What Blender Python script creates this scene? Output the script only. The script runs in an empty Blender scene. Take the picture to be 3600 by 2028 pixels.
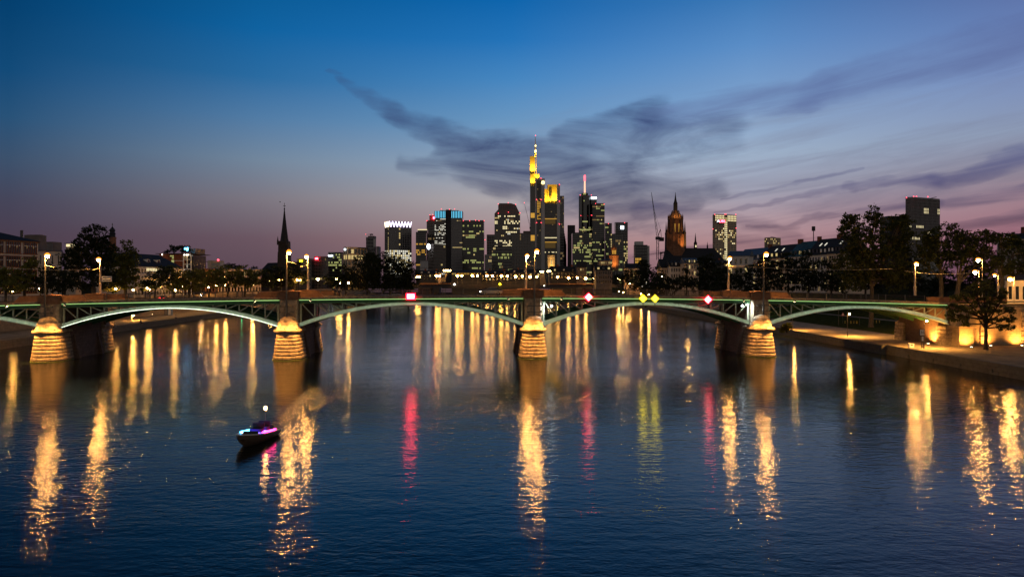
import bpy, bmesh, math, random
import numpy as np
from mathutils import Vector, Matrix

SC = bpy.context.scene
COL = SC.collection
R = math.radians
F, CX, HY, H = 2436.0, 1800.0, 995.0, 13.2      # focal length, centre and horizon of the photograph in its pixels; camera height


def P(x, y, D):
    """a point seen at pixel (x, y) whose distance along the view axis is D metres"""
    return Vector(((x - CX) / F * D, D, H - (y - HY) / F * D))


def lin(h, k=1.0):
    h = h.lstrip('#')
    c = [int(h[i:i + 2], 16) / 255 for i in (0, 2, 4)]
    return [((v / 12.92) if v <= .04045 else ((v + .055) / 1.055) ** 2.4) * k for v in c]


# ---------------------------------------------------------------- camera
cam_d = bpy.data.cameras.new('camera')
cam = bpy.data.objects.new('camera', cam_d)
COL.objects.link(cam)
cam.location = (0, 0, H)
cam.rotation_euler = (R(90), 0, 0)
cam_d.sensor_width = 36
cam_d.lens = 36 * F / 3600
cam_d.shift_y = -(1014 - HY) / 3600
cam_d.clip_end = 20000
SC.camera = cam
SC.view_settings.view_transform = 'Standard'
SC.view_settings.look = 'None'
SC.view_settings.exposure = 0
SC.view_settings.gamma = 1
SC.cycles.use_denoising = True
SC.cycles.max_bounces = 5
SC.cycles.diffuse_bounces = 2
SC.cycles.glossy_bounces = 3
SC.cycles.transmission_bounces = 2
SC.cycles.sample_clamp_indirect = 4
SC.cycles.caustics_reflective = False
SC.cycles.caustics_refractive = False


# ---------------------------------------------------------------- dusk sky (world)
class NT:
    def __init__(s, tree):
        s.t = tree
        tree.nodes.clear()

    def n(s, ty, **kw):
        nd = s.t.nodes.new(ty)
        for k, v in kw.items():
            setattr(nd, k, v)
        return nd

    def put(s, sock, v):
        if hasattr(v, 'is_output'):
            s.t.links.new(v, sock)
        else:
            sock.default_value = v

    def m(s, op, a, b=0.0, c=0.0, clamp=False):
        nd = s.n('ShaderNodeMath', operation=op, use_clamp=clamp)
        for i, v in enumerate((a, b, c)):
            s.put(nd.inputs[i], v)
        return nd.outputs[0]

    def mr(s, v, a, b, c=0.0, d=1.0, smooth=False):
        nd = s.n('ShaderNodeMapRange', clamp=True, interpolation_type='SMOOTHSTEP' if smooth else 'LINEAR')
        for k, x in zip(('Value', 'From Min', 'From Max', 'To Min', 'To Max'), (v, a, b, c, d)):
            s.put(nd.inputs[k], x)
        return nd.outputs[0]

    def ramp(s, v, stops, mode='LINEAR'):
        nd = s.n('ShaderNodeValToRGB')
        cr = nd.color_ramp
        cr.interpolation = mode
        while len(cr.elements) < len(stops):
            cr.elements.new(1)
        for e, (p, c) in zip(cr.elements, stops):
            e.position = p
            e.color = (*c, 1) if len(c) == 3 else c
        s.put(nd.inputs[0], v)
        return nd.outputs[0]

    def mix(s, f, a, b, mode='MIX'):
        nd = s.n('ShaderNodeMix', data_type='RGBA', blend_type=mode)
        s.put(nd.inputs[0], f)
        for i, v in ((6, a), (7, b)):
            if not hasattr(v, 'is_output') and len(v) == 3:
                v = (*v, 1)
            s.put(nd.inputs[i], v)
        return nd.outputs[2]

    def noise(s, vec, scale, detail=3, rough=.5, dist=0.0):
        nd = s.n('ShaderNodeTexNoise')
        s.put(nd.inputs['Vector'], vec)
        for k, v in (('Scale', scale), ('Detail', detail), ('Roughness', rough), ('Distortion', dist)):
            nd.inputs[k].default_value = v
        return nd.outputs['Fac'], nd.outputs['Color']

    def xyz(s, x, y, z=0.0):
        nd = s.n('ShaderNodeCombineXYZ')
        for i, v in enumerate((x, y, z)):
            s.put(nd.inputs[i], v)
        return nd.outputs[0]


world = bpy.data.worlds.new('World')
SC.world = world
world.use_nodes = True
W = NT(world.node_tree)
tc = W.n('ShaderNodeTexCoord')
sep = W.n('ShaderNodeSeparateXYZ')
W.t.links.new(tc.outputs['Generated'], sep.inputs[0])
dx, dy, dz = sep.outputs
az = W.m('MULTIPLY', W.m('ARCTAN2', dx, dy), 57.29578)
hyp = W.m('MAXIMUM', W.m('SQRT', W.m('ADD', W.m('MULTIPLY', dx, dx), W.m('MULTIPLY', dy, dy))), .05)
el = W.m('MULTIPLY', W.m('ARCTANGENT', W.m('DIVIDE', W.m('ABSOLUTE', dz), hyp)), 57.29578)
EMAX = 40.0
e01 = W.m('DIVIDE', el, EMAX)
# colour by elevation (degrees) at five azimuths
SKY = [
    (-36, [(0, '#4a3c48'), (3, '#4a3d4c'), (5.6, '#454559'), (8.3, '#3c516c'), (11, '#285278'), (14, '#124a78'), (18, '#05406f'), (24, '#02325c'), (40, '#010c18')]),
    (-20, [(0, '#5a4550'), (3.5, '#6b5661'), (6.5, '#7c7680'), (9.5, '#72869c'), (12.6, '#527ca5'), (15.6, '#2a6ba1'), (19, '#1062a0'), (23, '#07568f'), (29, '#04355c'), (40, '#01101f')]),
    (0, [(0, '#80606a'), (3.6, '#a58384'), (6.9, '#b0a9ac'), (10, '#93a8c0'), (13, '#6b97c0'), (16.4, '#4686c0'), (19.3, '#2473b8'), (22.4, '#0c64ac'), (29, '#063e70'), (40, '#021222')]),
    (19, [(0, '#875c68'), (3, '#b0878a'), (5, '#b0979f'), (7, '#a09fb0'), (10, '#9db0c8'), (14, '#7fa2cc'), (18, '#5b8dc6'), (21.5, '#3a76b4'), (28, '#1a4a7c'), (40, '#021124')]),
    (36, [(0, '#5c3c50'), (3, '#9a6674'), (5, '#a07d88'), (7.5, '#8f8797'), (10, '#8d9ab4'), (13.5, '#7a90bd'), (17, '#667fb4'), (20, '#56699e'), (28, '#2a3f68'), (40, '#041022')]),
]
acc = None
for i, (a, st) in enumerate(SKY):
    c = W.ramp(e01, [(e / EMAX, lin(hx)) for e, hx in st])
    acc = c if acc is None else W.mix(W.mr(az, SKY[i - 1][0], a, smooth=False), acc, c)
# clouds: brush-like bands of high dusk cloud, warped by noise
p0 = W.xyz(az, el)
wn = W.noise(W.xyz(W.m('MULTIPLY', az, .10), W.m('MULTIPLY', el, .22), 3.1), 1.0, 4, .55)[1]
vm = W.n('ShaderNodeVectorMath', operation='SUBTRACT')
W.t.links.new(wn, vm.inputs[0])
vm.inputs[1].default_value = (.5, .5, .5)
vs = W.n('ShaderNodeVectorMath', operation='MULTIPLY')
W.t.links.new(vm.outputs[0], vs.inputs[0])
vs.inputs[1].default_value = (5.0, 3.4, 0)
va = W.n('ShaderNodeVectorMath', operation='ADD')
W.t.links.new(p0, va.inputs[0])
W.t.links.new(vs.outputs[0], va.inputs[1])
pw = va.outputs[0]


def sky_pt(x, y):      # from the 2576-wide view of the photograph to (azimuth, elevation) in degrees
    a = math.atan((x - 1288) / 1743)
    return (math.degrees(a), math.degrees(math.atan((712 - y) / 1743 * math.cos(a))))


def stroke(pa, pb, wa, wb, k):
    a, b = sky_pt(*pa), sky_pt(*pb)
    d = (b[0] - a[0], b[1] - a[1])
    L2 = d[0] ** 2 + d[1] ** 2
    s = W.n('ShaderNodeVectorMath', operation='SUBTRACT')
    W.t.links.new(pw, s.inputs[0])
    s.inputs[1].default_value = (*a, 0)
    dot = W.n('ShaderNodeVectorMath', operation='DOT_PRODUCT')
    W.t.links.new(s.outputs[0], dot.inputs[0])
    dot.inputs[1].default_value = (d[0] / L2, d[1] / L2, 0)
    t = W.m('ADD', dot.outputs['Value'], 0.0, clamp=True)
    sc = W.n('ShaderNodeVectorMath', operation='SCALE')
    sc.inputs[0].default_value = (*d, 0)
    W.t.links.new(t, sc.inputs['Scale'])
    df = W.n('ShaderNodeVectorMath', operation='DISTANCE')
    W.t.links.new(s.outputs[0], df.inputs[0])
    W.t.links.new(sc.outputs[0], df.inputs[1])
    w = W.mr(t, 0, 1, wa / 30.4, wb / 30.4)
    q = W.m('DIVIDE', df.outputs['Value'], w)
    return W.m('MULTIPLY', W.mr(q, .15, 1.0, 1, 0, smooth=True), k)


def union(strokes):
    inv = 1.0
    for st in strokes:
        inv = W.m('MULTIPLY', inv, W.m('SUBTRACT', 1.0, stroke(*st)))
    return W.m('SUBTRACT', 1.0, inv)


dark = union([
    ((820, 175), (985, 285), 10, 52, .55), ((985, 285), (1110, 355), 44, 64, .8), ((1110, 355), (1290, 425), 62, 90, .85),
    ((1010, 408), (1300, 452), 26, 78, .42), ((1090, 385), (1260, 425), 30, 70, .5), ((1200, 410), (1440, 430), 95, 105, .85), ((1280, 460), (1560, 470), 60, 70, .6),
    ((1380, 345), (1640, 292), 34, 70, .75), ((1500, 400), (1850, 330), 120, 70, .55), ((1480, 500), (1720, 520), 55, 45, .5),
    ((1330, 520), (1640, 560), 34, 44, .45), ((1560, 470), (1800, 480), 60, 40, .4),
])
violet = union([
    ((1640, 300), (2050, 222), 60, 60, .55), ((2050, 222), (2620, 90), 65, 80, .6),
    ((1600, 530), (2000, 580), 34, 30, .5),
    ((1780, 545), (2130, 475), 5, 16, .6), ((2120, 478), (2350, 440), 15, 24, .75), ((2350, 440), (2620, 375), 26, 26, .8),
    ((1800, 505), (2160, 425), 6, 8, .35), ((1880, 575), (2350, 500), 6, 14, .5), ((2350, 500), (2620, 470), 14, 24, .5),
    ((1840, 620), (2620, 545), 26, 24, .55), ((1700, 640), (2300, 640), 26, 26, .45),
])
streak = W.noise(W.xyz(W.m('ADD', W.m('MULTIPLY', az, .07), 4.0), W.m('SUBTRACT', W.m('MULTIPLY', el, .75), W.m('MULTIPLY', az, .10)), 1.0), 1.0, 6, .6, .6)[0]
puff = W.noise(W.xyz(W.m('MULTIPLY', az, .22), W.m('MULTIPLY', el, .45), 7.0), 1.0, 6, .62, .4)[0]
feather = W.noise(W.xyz(W.m('ADD', W.m('MULTIPLY', az, .11), W.m('MULTIPLY', el, .05)), W.m('MULTIPLY', el, .42), 2.0), 1.0, 8, .60, 1.0)[0]
th = W.m('ARCTAN2', W.m('SUBTRACT', el, 1.5), W.m('ADD', az, 1.0))
rr_ = W.m('SQRT', W.m('ADD', W.m('MULTIPLY', az, az), W.m('MULTIPLY', el, el)))
fan = W.noise(W.xyz(W.m('MULTIPLY', th, 1.5), W.m('MULTIPLY', rr_, .16), 4.0), 1.0, 9, .60, 1.6)[0]
feather = W.m('ADD', W.m('MULTIPLY', feather, .86), W.m('MULTIPLY', fan, .14))
dmask = W.mr(W.m('ADD', dark, W.m('MULTIPLY', W.m('SUBTRACT', feather, .5), 2.6)), .0, 1.45)
dmask = W.m('MULTIPLY', dmask, W.mr(dark, 0.0, .3))
vmask = W.mr(W.m('ADD', violet, W.m('MULTIPLY', W.m('SUBTRACT', streak, .5), 1.5)), .02, 1.25)
vmask = W.m('MULTIPLY', vmask, W.mr(violet, 0.0, .25))
wisp = W.m('MULTIPLY', W.m('MULTIPLY', W.mr(streak, .44, .70), W.mr(az, -5, 6)), W.m('MULTIPLY', W.mr(el, 16, 9), .75))
acc = W.mix(W.m('MULTIPLY', wisp, .7), acc, W.mix(W.mr(el, 3, 9), lin('#5c4558'), lin('#777a92')))
acc = W.mix(vmask, acc, W.mix(W.mr(el, 4, 11), lin('#594355'), lin('#5a6a9c')))
acc = W.mix(dmask, acc, W.mix(W.mr(el, 5, 13), lin('#40405a'), lin('#3a4c77')))
# away from the sunset, added warm sky brightness to light the facades
side = W.mr(W.m('ABSOLUTE', az), 42, 85, smooth=True)
acc = W.mix(side, acc, W.mix(W.mr(el, 0, 50), lin('#9a9189'), lin('#454852')))
below = W.mr(dz, -.02, 0.0)
acc = W.mix(below, (0, 0, 0), acc)
bg = W.n('ShaderNodeBackground')
W.t.links.new(acc, bg.inputs['Color'])
bg.inputs['Strength'].default_value = 1.0
wo = W.n('ShaderNodeOutputWorld')
W.t.links.new(bg.outputs[0], wo.inputs['Surface'])


# ---------------------------------------------------------------- materials
def mat(name, color, rough=.8, var=.25, scale=3.0, bump=0.0, metal=0.0, emit=None, strength=0.0, sample=True, spec=.3, bscale=None):
    m = bpy.data.materials.new(name)
    m.use_nodes = True
    t = NT(m.node_tree)
    out = t.n('ShaderNodeOutputMaterial')
    if emit is not None:
        e = t.n('ShaderNodeEmission')
        e.inputs['Color'].default_value = (*emit, 1)
        e.inputs['Strength'].default_value = strength
        t.t.links.new(e.outputs[0], out.inputs['Surface'])
        if not sample:
            m.cycles.emission_sampling = 'NONE'
        return m
    b = t.n('ShaderNodeBsdfPrincipled')
    b.inputs['Roughness'].default_value = rough
    b.inputs['Metallic'].default_value = metal
    b.inputs['Specular IOR Level'].default_value = spec
    t.t.links.new(b.outputs[0], out.inputs['Surface'])
    if var:
        co = t.n('ShaderNodeTexCoord').outputs['Object']
        f = t.noise(co, scale, 5, .6)[0]
        lo = [c * (1 - var) for c in color]
        hi = [min(1, c * (1 + var)) for c in color]
        t.t.links.new(t.ramp(f, [(.3, lo), (.7, hi)]), b.inputs['Base Color'])
        if bump:
            f2 = t.noise(co, bscale or scale * 4, 5, .65)[0]
            bp = t.n('ShaderNodeBump')
            bp.inputs['Strength'].default_value = 1
            bp.inputs['Distance'].default_value = bump
            t.t.links.new(f2, bp.inputs['Height'])
            t.t.links.new(bp.outputs[0], b.inputs['Normal'])
    else:
        b.inputs['Base Color'].default_value = (*color, 1)
    return m


def stone_blocks(name, color, bw, bh, bump=.04):
    """coursed masonry: brick pattern on the two axes that run along a wall"""
    m = bpy.data.materials.new(name)
    m.use_nodes = True
    t = NT(m.node_tree)
    out = t.n('ShaderNodeOutputMaterial')
    b = t.n('ShaderNodeBsdfPrincipled')
    b.inputs['Roughness'].default_value = .85
    t.t.links.new(b.outputs[0], out.inputs['Surface'])
    co = t.n('ShaderNodeTexCoord').outputs['Object']
    sp = t.n('ShaderNodeSeparateXYZ')
    t.t.links.new(co, sp.inputs[0])
    v = t.xyz(t.m('ADD', sp.outputs[0], sp.outputs[1]), sp.outputs[2])
    br = t.n('ShaderNodeTexBrick')
    t.t.links.new(v, br.inputs['Vector'])
    br.inputs['Scale'].default_value = 1
    br.inputs['Brick Width'].default_value = bw
    br.inputs['Row Height'].default_value = bh
    br.inputs['Mortar Size'].default_value = .03
    br.inputs['Mortar Smooth'].default_value = .3
    br.inputs['Color1'].default_value = (*[c * .75 for c in color], 1)
    br.inputs['Color2'].default_value = (*[c * 1.2 for c in color], 1)
    br.inputs['Mortar'].default_value = (*[c * .45 for c in color], 1)
    nf = t.noise(co, 1.3, 6, .65)[0]
    t.t.links.new(t.mix(.6, br.outputs['Color'], t.ramp(nf, [(.3, [c * .55 for c in color]), (.7, [c * 1.25 for c in color])])), b.inputs['Base Color'])
    hgt = t.m('ADD', t.m('MULTIPLY', br.outputs['Fac'], -1.0), t.m('MULTIPLY', t.noise(co, 5, 6, .7)[0], 1.2))
    bp = t.n('ShaderNodeBump')
    bp.inputs['Distance'].default_value = bump
    t.t.links.new(hgt, bp.inputs['Height'])
    t.t.links.new(bp.outputs[0], b.inputs['Normal'])
    return m


SODIUM = (1.0, .46, .095)
M = {
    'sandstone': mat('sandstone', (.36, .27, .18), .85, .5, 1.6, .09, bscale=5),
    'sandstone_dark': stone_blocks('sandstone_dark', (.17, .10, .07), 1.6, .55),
    'algae': mat('algae', (.16, .17, .04), .5, .4, 3, .03),
    'red_stone': mat('red_stone', (.22, .11, .06), .85, .3, 1.5, .03),
    'wall_stone': stone_blocks('wall_stone', (.38, .27, .16), 1.3, .42, .06),
    'quay_stone': stone_blocks('quay_stone', (.16, .13, .09), 2.2, .6, .05),
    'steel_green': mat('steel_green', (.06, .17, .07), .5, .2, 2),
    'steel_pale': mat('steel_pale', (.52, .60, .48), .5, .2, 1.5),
    'strut': mat('strut', (.34, .35, .24), .5, .25, 2),  # pale colour stands in for floodlight on the lattice
    'iron': mat('iron', (.035, .03, .025), .5, .3, 5),
    'pole': mat('pole', (.10, .09, .08), .45, .2, 5),
    'pole_pale': mat('pole_pale', (.42, .36, .28), .5, .2, 5),
    'asphalt': mat('asphalt', (.05, .05, .05), .85, .3, 4, .01, spec=.1),
    'paving': mat('paving', (.25, .19, .12), .9, .4, .35, .02, bscale=3),
    'gravel': mat('gravel', (.30, .25, .18), .95, .35, .5, .02, bscale=5),
    'soil': mat('soil', (.03, .03, .018), .95, .5, .4, .05, spec=0),
    'grass': mat('grass', (.045, .055, .02), .95, .4, .6, .05, spec=0),
    'concrete': mat('concrete', (.52, .49, .47), .8, .15, .5),
    'concrete_dark': mat('concrete_dark', (.05, .045, .05), .8, .2, .5),
    'glass_dark': mat('glass_dark', (.006, .007, .009), .15, 0, spec=.9),
    'glass_green': mat('glass_green', (.005, .009, .007), .15, 0, spec=.8),
    'frame_dark': mat('frame_dark', (.05, .046, .046), .6, .2, .5),
    'frame_brown': mat('frame_brown', (.15, .12, .105), .7, .2, .5),
    'frame_grey': mat('frame_grey', (.24, .22, .22), .7, .2, .5),
    'frame_cream': mat('frame_cream', (.62, .46, .30), .7, .15, .5),
    'plaster': mat('plaster', (.58, .52, .47), .9, .15, .5),
    'plaster_warm': mat('plaster_warm', (.60, .46, .34), .9, .15, .5),
    'brick_red': mat('brick_red', (.20, .065, .035), .9, .25, .6),
    'brick_orange': mat('brick_orange', (.28, .12, .06), .9, .25, .6),
    'slate': mat('slate', (.018, .02, .026), .7, .3, 1),
    'copper': mat('copper', (.03, .08, .10), .5, .25, 1),
    'roof_metal': mat('roof_metal', (.06, .075, .10), .4, .2, 1),
    'church_stone': mat('church_stone', (.22, .10, .055), .9, .35, .4, .1, bscale=.8),
    'spire_dark': mat('spire_dark', (.03, .025, .025), .8, .3, .5),
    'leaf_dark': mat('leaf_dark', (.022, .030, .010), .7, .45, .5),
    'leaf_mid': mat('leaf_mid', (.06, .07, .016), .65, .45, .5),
    'leaf_lit': mat('leaf_lit', (.12, .125, .02), .6, .4, .5),  # lamplight painted into the leaf colour, for trees near lamps
    'leaf_x': None,
    'bark': mat('bark', (.09, .07, .05), .9, .35, 2, .03),
    'bark_dark': mat('bark_dark', (.035, .027, .02), .9, .35, 2, .03),
    'white_paint': mat('white_paint', (.75, .73, .70), .6, .08, 2),
    'black_paint': mat('black_paint', (.01, .01, .01), .5, 0),
    'red_paint': mat('red_paint', (.5, .02, .02), .5, 0),
    'blue_panel': mat('blue_panel', (.25, .33, .40), .5, .1, 2),
    'yellow_paint': mat('yellow_paint', (.7, .5, .06), .5, .05, 2),
    'crane_steel': mat('crane_steel', (.03, .025, .03), .6, .1, 1),
    'skin': mat('skin', (.45, .28, .20), .6, .1, 4),
    'cloth_dark': mat('cloth_dark', (.03, .03, .045), .9, .2, 4),
    'cloth_pale': mat('cloth_pale', (.35, .30, .28), .9, .2, 4),
    'hair': mat('hair', (.03, .02, .012), .8, .2, 8),
    'car_dark': mat('car_dark', (.03, .03, .035), .25, .1, 1, metal=.3),
    'car_silver': mat('car_silver', (.3, .3, .31), .3, .1, 1, metal=.5),
    'hull': mat('hull', (.10, .07, .05), .35, .15, 2),
    'hull_trim': mat('hull_trim', (.5, .47, .42), .4, .1, 2),
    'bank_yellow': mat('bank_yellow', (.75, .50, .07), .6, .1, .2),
    # things that give off light
    'lamp': mat('lamp', None, emit=SODIUM, strength=850),
    'lamp_halo': mat('lamp_halo', None, emit=(1, .30, .028), strength=2.2, sample=False),  # orange glow added to lamp shades, imitating a halo round the bulbs
    'sign_edge': mat('sign_edge', None, emit=(1, .004, .02), strength=9),
    'sign_rim': mat('sign_rim', None, emit=(1, .62, .01), strength=1.2, sample=False),
    'lamp_small': mat('lamp_small', None, emit=(1, .47, .10), strength=500),
    'lamp_far': mat('lamp_far', None, emit=(1, .46, .095), strength=150),
    'lamp_flood': mat('lamp_flood', None, emit=(1, .62, .22), strength=60),
    'lens': mat('lens', None, emit=(1, .72, .36), strength=20, sample=False),
    'lens_white': mat('lens_white', None, emit=(.85, .95, 1), strength=40, sample=False),
    'strip_white': mat('strip_white', None, emit=(.88, 1, .78), strength=4.5),
    'girder_glow': mat('girder_glow', None, emit=(.42, .80, .24), strength=1.15),  # added glow in place of light falling on the green girder
    'sign_red': mat('sign_red', None, emit=(1, .035, .06), strength=34),
    'sign_pale': mat('sign_pale', None, emit=(1, .06, .08), strength=34),
    'sign_white': mat('sign_white', None, emit=(1, .88, .7), strength=6),
    'sign_yellow': mat('sign_yellow', None, emit=(1, .80, .012), strength=14),
    'beacon': mat('beacon', None, emit=(1, .06, .09), strength=5, sample=False),
    'win_warm': mat('win_warm', None, emit=(1, .74, .30), strength=.6, sample=False),
    'win_hot': mat('win_hot', None, emit=(1, .84, .46), strength=1.1, sample=False),
    'win_dim': mat('win_dim', None, emit=(1, .66, .28), strength=.18, sample=False),
    'win_green': mat('win_green', None, emit=(.80, .82, .28), strength=.42, sample=False),
    'win_white': mat('win_white', None, emit=(1, .95, .78), strength=.85, sample=False),
    'garden_dim': mat('garden_dim', None, emit=(1, .6, .2), strength=.07, sample=False),
    'win_amber': mat('win_amber', None, emit=(1, .52, .08), strength=.6, sample=False),
    'led_blue': mat('led_blue', None, emit=(.10, .45, .66), strength=2.2, sample=False),
    'led_violet': mat('led_violet', None, emit=(.82, .70, 1), strength=4, sample=False),
    'led_cream': mat('led_cream', None, emit=(1, .78, .50), strength=4, sample=False),
    'logo_yellow': mat('logo_yellow', None, emit=(1, .72, .22), strength=5, sample=False),
    'sign_cold': mat('sign_cold', None, emit=(.8, .9, 1), strength=6, sample=False),
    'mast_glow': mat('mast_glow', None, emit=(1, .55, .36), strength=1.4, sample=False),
    'boat_amber': mat('boat_amber', None, emit=(1, .50, .13), strength=160),
    'boat_cyan': mat('boat_cyan', None, emit=(.08, .55, 1), strength=12),
    'boat_blue': mat('boat_blue', None, emit=(.07, .05, 1), strength=24),
    'boat_pink': mat('boat_pink', None, emit=(1, .02, .22), strength=24),
    'head_light': mat('head_light', None, emit=(1, .93, .8), strength=80),
    'tail_light': mat('tail_light', None, emit=(1, .03, .03), strength=18),
    'green_light': mat('green_light', None, emit=(.02, 1, .35), strength=8),
}
del M['leaf_x']
for k_ in ('leaf_dark', 'leaf_mid', 'leaf_lit'):          # thin leaves let light through
    t_ = M[k_].node_tree
    pb_ = [x for x in t_.nodes if x.type == 'BSDF_PRINCIPLED'][0]
    tr_ = t_.nodes.new('ShaderNodeBsdfTranslucent')
    mx_ = t_.nodes.new('ShaderNodeMixShader')
    mx_.inputs[0].default_value = .42
    t_.links.new(pb_.inputs['Base Color'].links[0].from_socket, tr_.inputs['Color'])
    t_.links.new(pb_.outputs[0], mx_.inputs[1])
    t_.links.new(tr_.outputs[0], mx_.inputs[2])
    t_.links.new(mx_.outputs[0], [x for x in t_.nodes if x.type == 'OUTPUT_MATERIAL'][0].inputs['Surface'])
WIN = {'w': 'win_warm', 'h': 'win_hot', 'd': 'win_dim', 'g': 'win_green', 'c': 'win_white', 'a': 'win_amber'}


# ---------------------------------------------------------------- mesh helpers
OFF = {}


class MB:
    def __init__(s):
        s.v, s.f = [], []

    def add(s, vs, fs):
        k = len(s.v)
        s.v += [tuple(p) for p in vs]
        s.f += [tuple(i + k for i in q) for q in fs]
        return s

    def box(s, x0, x1, y0, y1, z0, z1):
        return s.add([(x0, y0, z0), (x1, y0, z0), (x1, y1, z0), (x0, y1, z0), (x0, y0, z1), (x1, y0, z1), (x1, y1, z1), (x0, y1, z1)],
                     [(3, 2, 1, 0), (4, 5, 6, 7), (0, 1, 5, 4), (1, 2, 6, 5), (2, 3, 7, 6), (3, 0, 4, 7)])

    def prism(s, foot, z0, z1, top=None):
        """footprint polygon (ccw) carried from z0 up to z1; top: another footprint for the upper end"""
        n = len(foot)
        tp = top or foot
        return s.add([(x, y, z0) for x, y in foot] + [(x, y, z1) for x, y in tp],
                     [tuple(range(n))[::-1], tuple(range(n, 2 * n))] + [(i, (i + 1) % n, n + (i + 1) % n, n + i) for i in range(n)])

    def loft(s, rings, cap=True, closed=True):
        n = len(rings[0])
        vs = [p for r in rings for p in r]
        fs = []
        for j in range(len(rings) - 1):
            for i in range(n if closed else n - 1):
                a, b = j * n + i, j * n + (i + 1) % n
                fs.append((a, b, b + n, a + n))
        if cap:
            fs += [tuple(range(n))[::-1], tuple(range((len(rings) - 1) * n, len(rings) * n))]
        return s.add(vs, fs)

    def tube(s, a, b, r0, r1=None, n=8, cap=True):
        a, b = Vector(a), Vector(b)
        r1 = r0 if r1 is None else r1
        d = (b - a).normalized()
        u = d.cross(Vector((0, 0, 1)) if abs(d.z) < .95 else Vector((1, 0, 0))).normalized()
        w = d.cross(u)
        rg = lambda c, r: [c + (u * math.cos(t) + w * math.sin(t)) * r for t in [2 * math.pi * i / n for i in range(n)]]
        return s.loft([rg(a, r0), rg(b, r1)], cap)

    def path(s, pts, radii, n=6):
        pts = [Vector(p) for p in pts]
        rings = []
        for i, p in enumerate(pts):
            d = (pts[min(i + 1, len(pts) - 1)] - pts[max(i - 1, 0)]).normalized()
            u = d.cross(Vector((0, 1, 0)) if abs(d.y) < .9 else Vector((1, 0, 0))).normalized()
            w = d.cross(u)
            rings.append([p + (u * math.cos(t) + w * math.sin(t)) * radii[i] for t in [2 * math.pi * k / n for k in range(n)]])
        return s.loft(rings)

    def lathe(s, c, prof, n=16):
        return s.loft([[(c[0] + r * math.cos(t), c[1] + r * math.sin(t), c[2] + z) for t in [2 * math.pi * i / n for i in range(n)]] for z, r in prof])

    def ball(s, c, r, n=10, sz=1.0):
        k = 7
        return s.lathe(c, [(-math.cos(math.pi * j / k) * r * sz, max(math.sin(math.pi * j / k) * r, r * .02)) for j in range(k + 1)], n)

    def bar(s, a, b, wx, wy):
        """box-section bar from a to b"""
        a, b = Vector(a), Vector(b)
        d = (b - a).normalized()
        u = d.cross(Vector((0, 1, 0)) if abs(d.y) < .9 else Vector((0, 0, 1))).normalized()
        w = d.cross(u)
        q = [(-1, -1), (1, -1), (1, 1), (-1, 1)]
        return s.loft([[c + u * (i * wx / 2) + w * (j * wy / 2) for i, j in q] for c in (a, b)])

    def build(s, name, m, parent=None, smooth=False, local=False):
        off = Vector((0, 0, 0))
        if parent is not None:
            off = OFF.get(parent.name, Vector((0, 0, 0)))
        me = bpy.data.meshes.new(name)
        me.from_pydata([(x - off.x, y - off.y, z - off.z) for x, y, z in s.v] if not local else s.v, [], s.f)
        me.validate()
        bm = bmesh.new()
        bm.from_mesh(me)
        bmesh.ops.recalc_face_normals(bm, faces=bm.faces)
        bm.to_mesh(me)
        bm.free()
        me.materials.append(M[m] if isinstance(m, str) else m)
        if smooth:
            for p in me.polygons:
                p.use_smooth = True
            try:
                me.set_sharp_from_angle(angle=R(38))
            except Exception:
                pass
        o = bpy.data.objects.new(name, me)
        COL.objects.link(o)
        if parent is not None:
            o.parent = parent
            OFF[o.name] = off
        return o


def text_mesh(name, body, size, m, parent, loc, extrude):
    """flat lettering as a mesh standing upright and facing the camera side"""
    cu = bpy.data.curves.new(name, 'FONT')
    cu.body, cu.size, cu.align_x, cu.align_y, cu.extrude = body, size, 'CENTER', 'CENTER', extrude
    ob = bpy.data.objects.new(name, cu)
    COL.objects.link(ob)
    bpy.context.view_layer.update()
    me = bpy.data.meshes.new_from_object(ob.evaluated_get(bpy.context.evaluated_depsgraph_get()))
    bpy.data.objects.remove(ob)
    me.materials.clear()
    me.materials.append(M[m])
    o = bpy.data.objects.new(name, me)
    COL.objects.link(o)
    o.parent = parent
    o.rotation_euler = (R(90), 0, 0)
    o.location = Vector(loc) - OFF[parent.name]
    return o


def tag(o, label=None, cat=None, group=None, kind=None):
    for k, v in (('label', label), ('category', cat), ('group', group), ('kind', kind)):
        if v:
            o[k] = v
    return o


def thing(name, label, cat, loc=(0, 0, 0), group=None, rz=0.0):
    o = bpy.data.objects.new(name, None)
    COL.objects.link(o)
    o.location = loc
    o.rotation_euler.z = rz
    OFF[o.name] = Vector(loc) if not rz else Vector((0, 0, 0))
    return tag(o, label, cat, group)


KIDS = {}


def copy_tree(o, loc=None, rz=None, scale=None, parent=None):
    """a copy of a thing with copies of its parts and sub-parts (meshes shared)"""
    c = o.copy()
    COL.objects.link(c)
    if parent is not None:
        c.parent = parent
    if loc is not None:
        c.location = loc
    if rz is not None:
        c.rotation_euler.z = rz
    if scale is not None:
        c.scale = scale
    for ch in [x for x in list(COL.objects) if x.parent == o] if o.name not in KIDS else KIDS[o.name]:
        copy_tree(ch, parent=c)
    return c


def remember(o):
    ks = [x for x in list(COL.objects) if x.parent == o]
    KIDS[o.name] = ks
    for k in ks:
        remember(k)
    return o


ORD = ('first second third fourth fifth sixth seventh eighth ninth tenth eleventh twelfth thirteenth fourteenth fifteenth sixteenth seventeenth '
       'eighteenth nineteenth twentieth').split()
ORD += ['twenty-' + w for w in ORD[:9]] + ['thirtieth'] + ['thirty-' + w for w in ORD[:9]]


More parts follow.
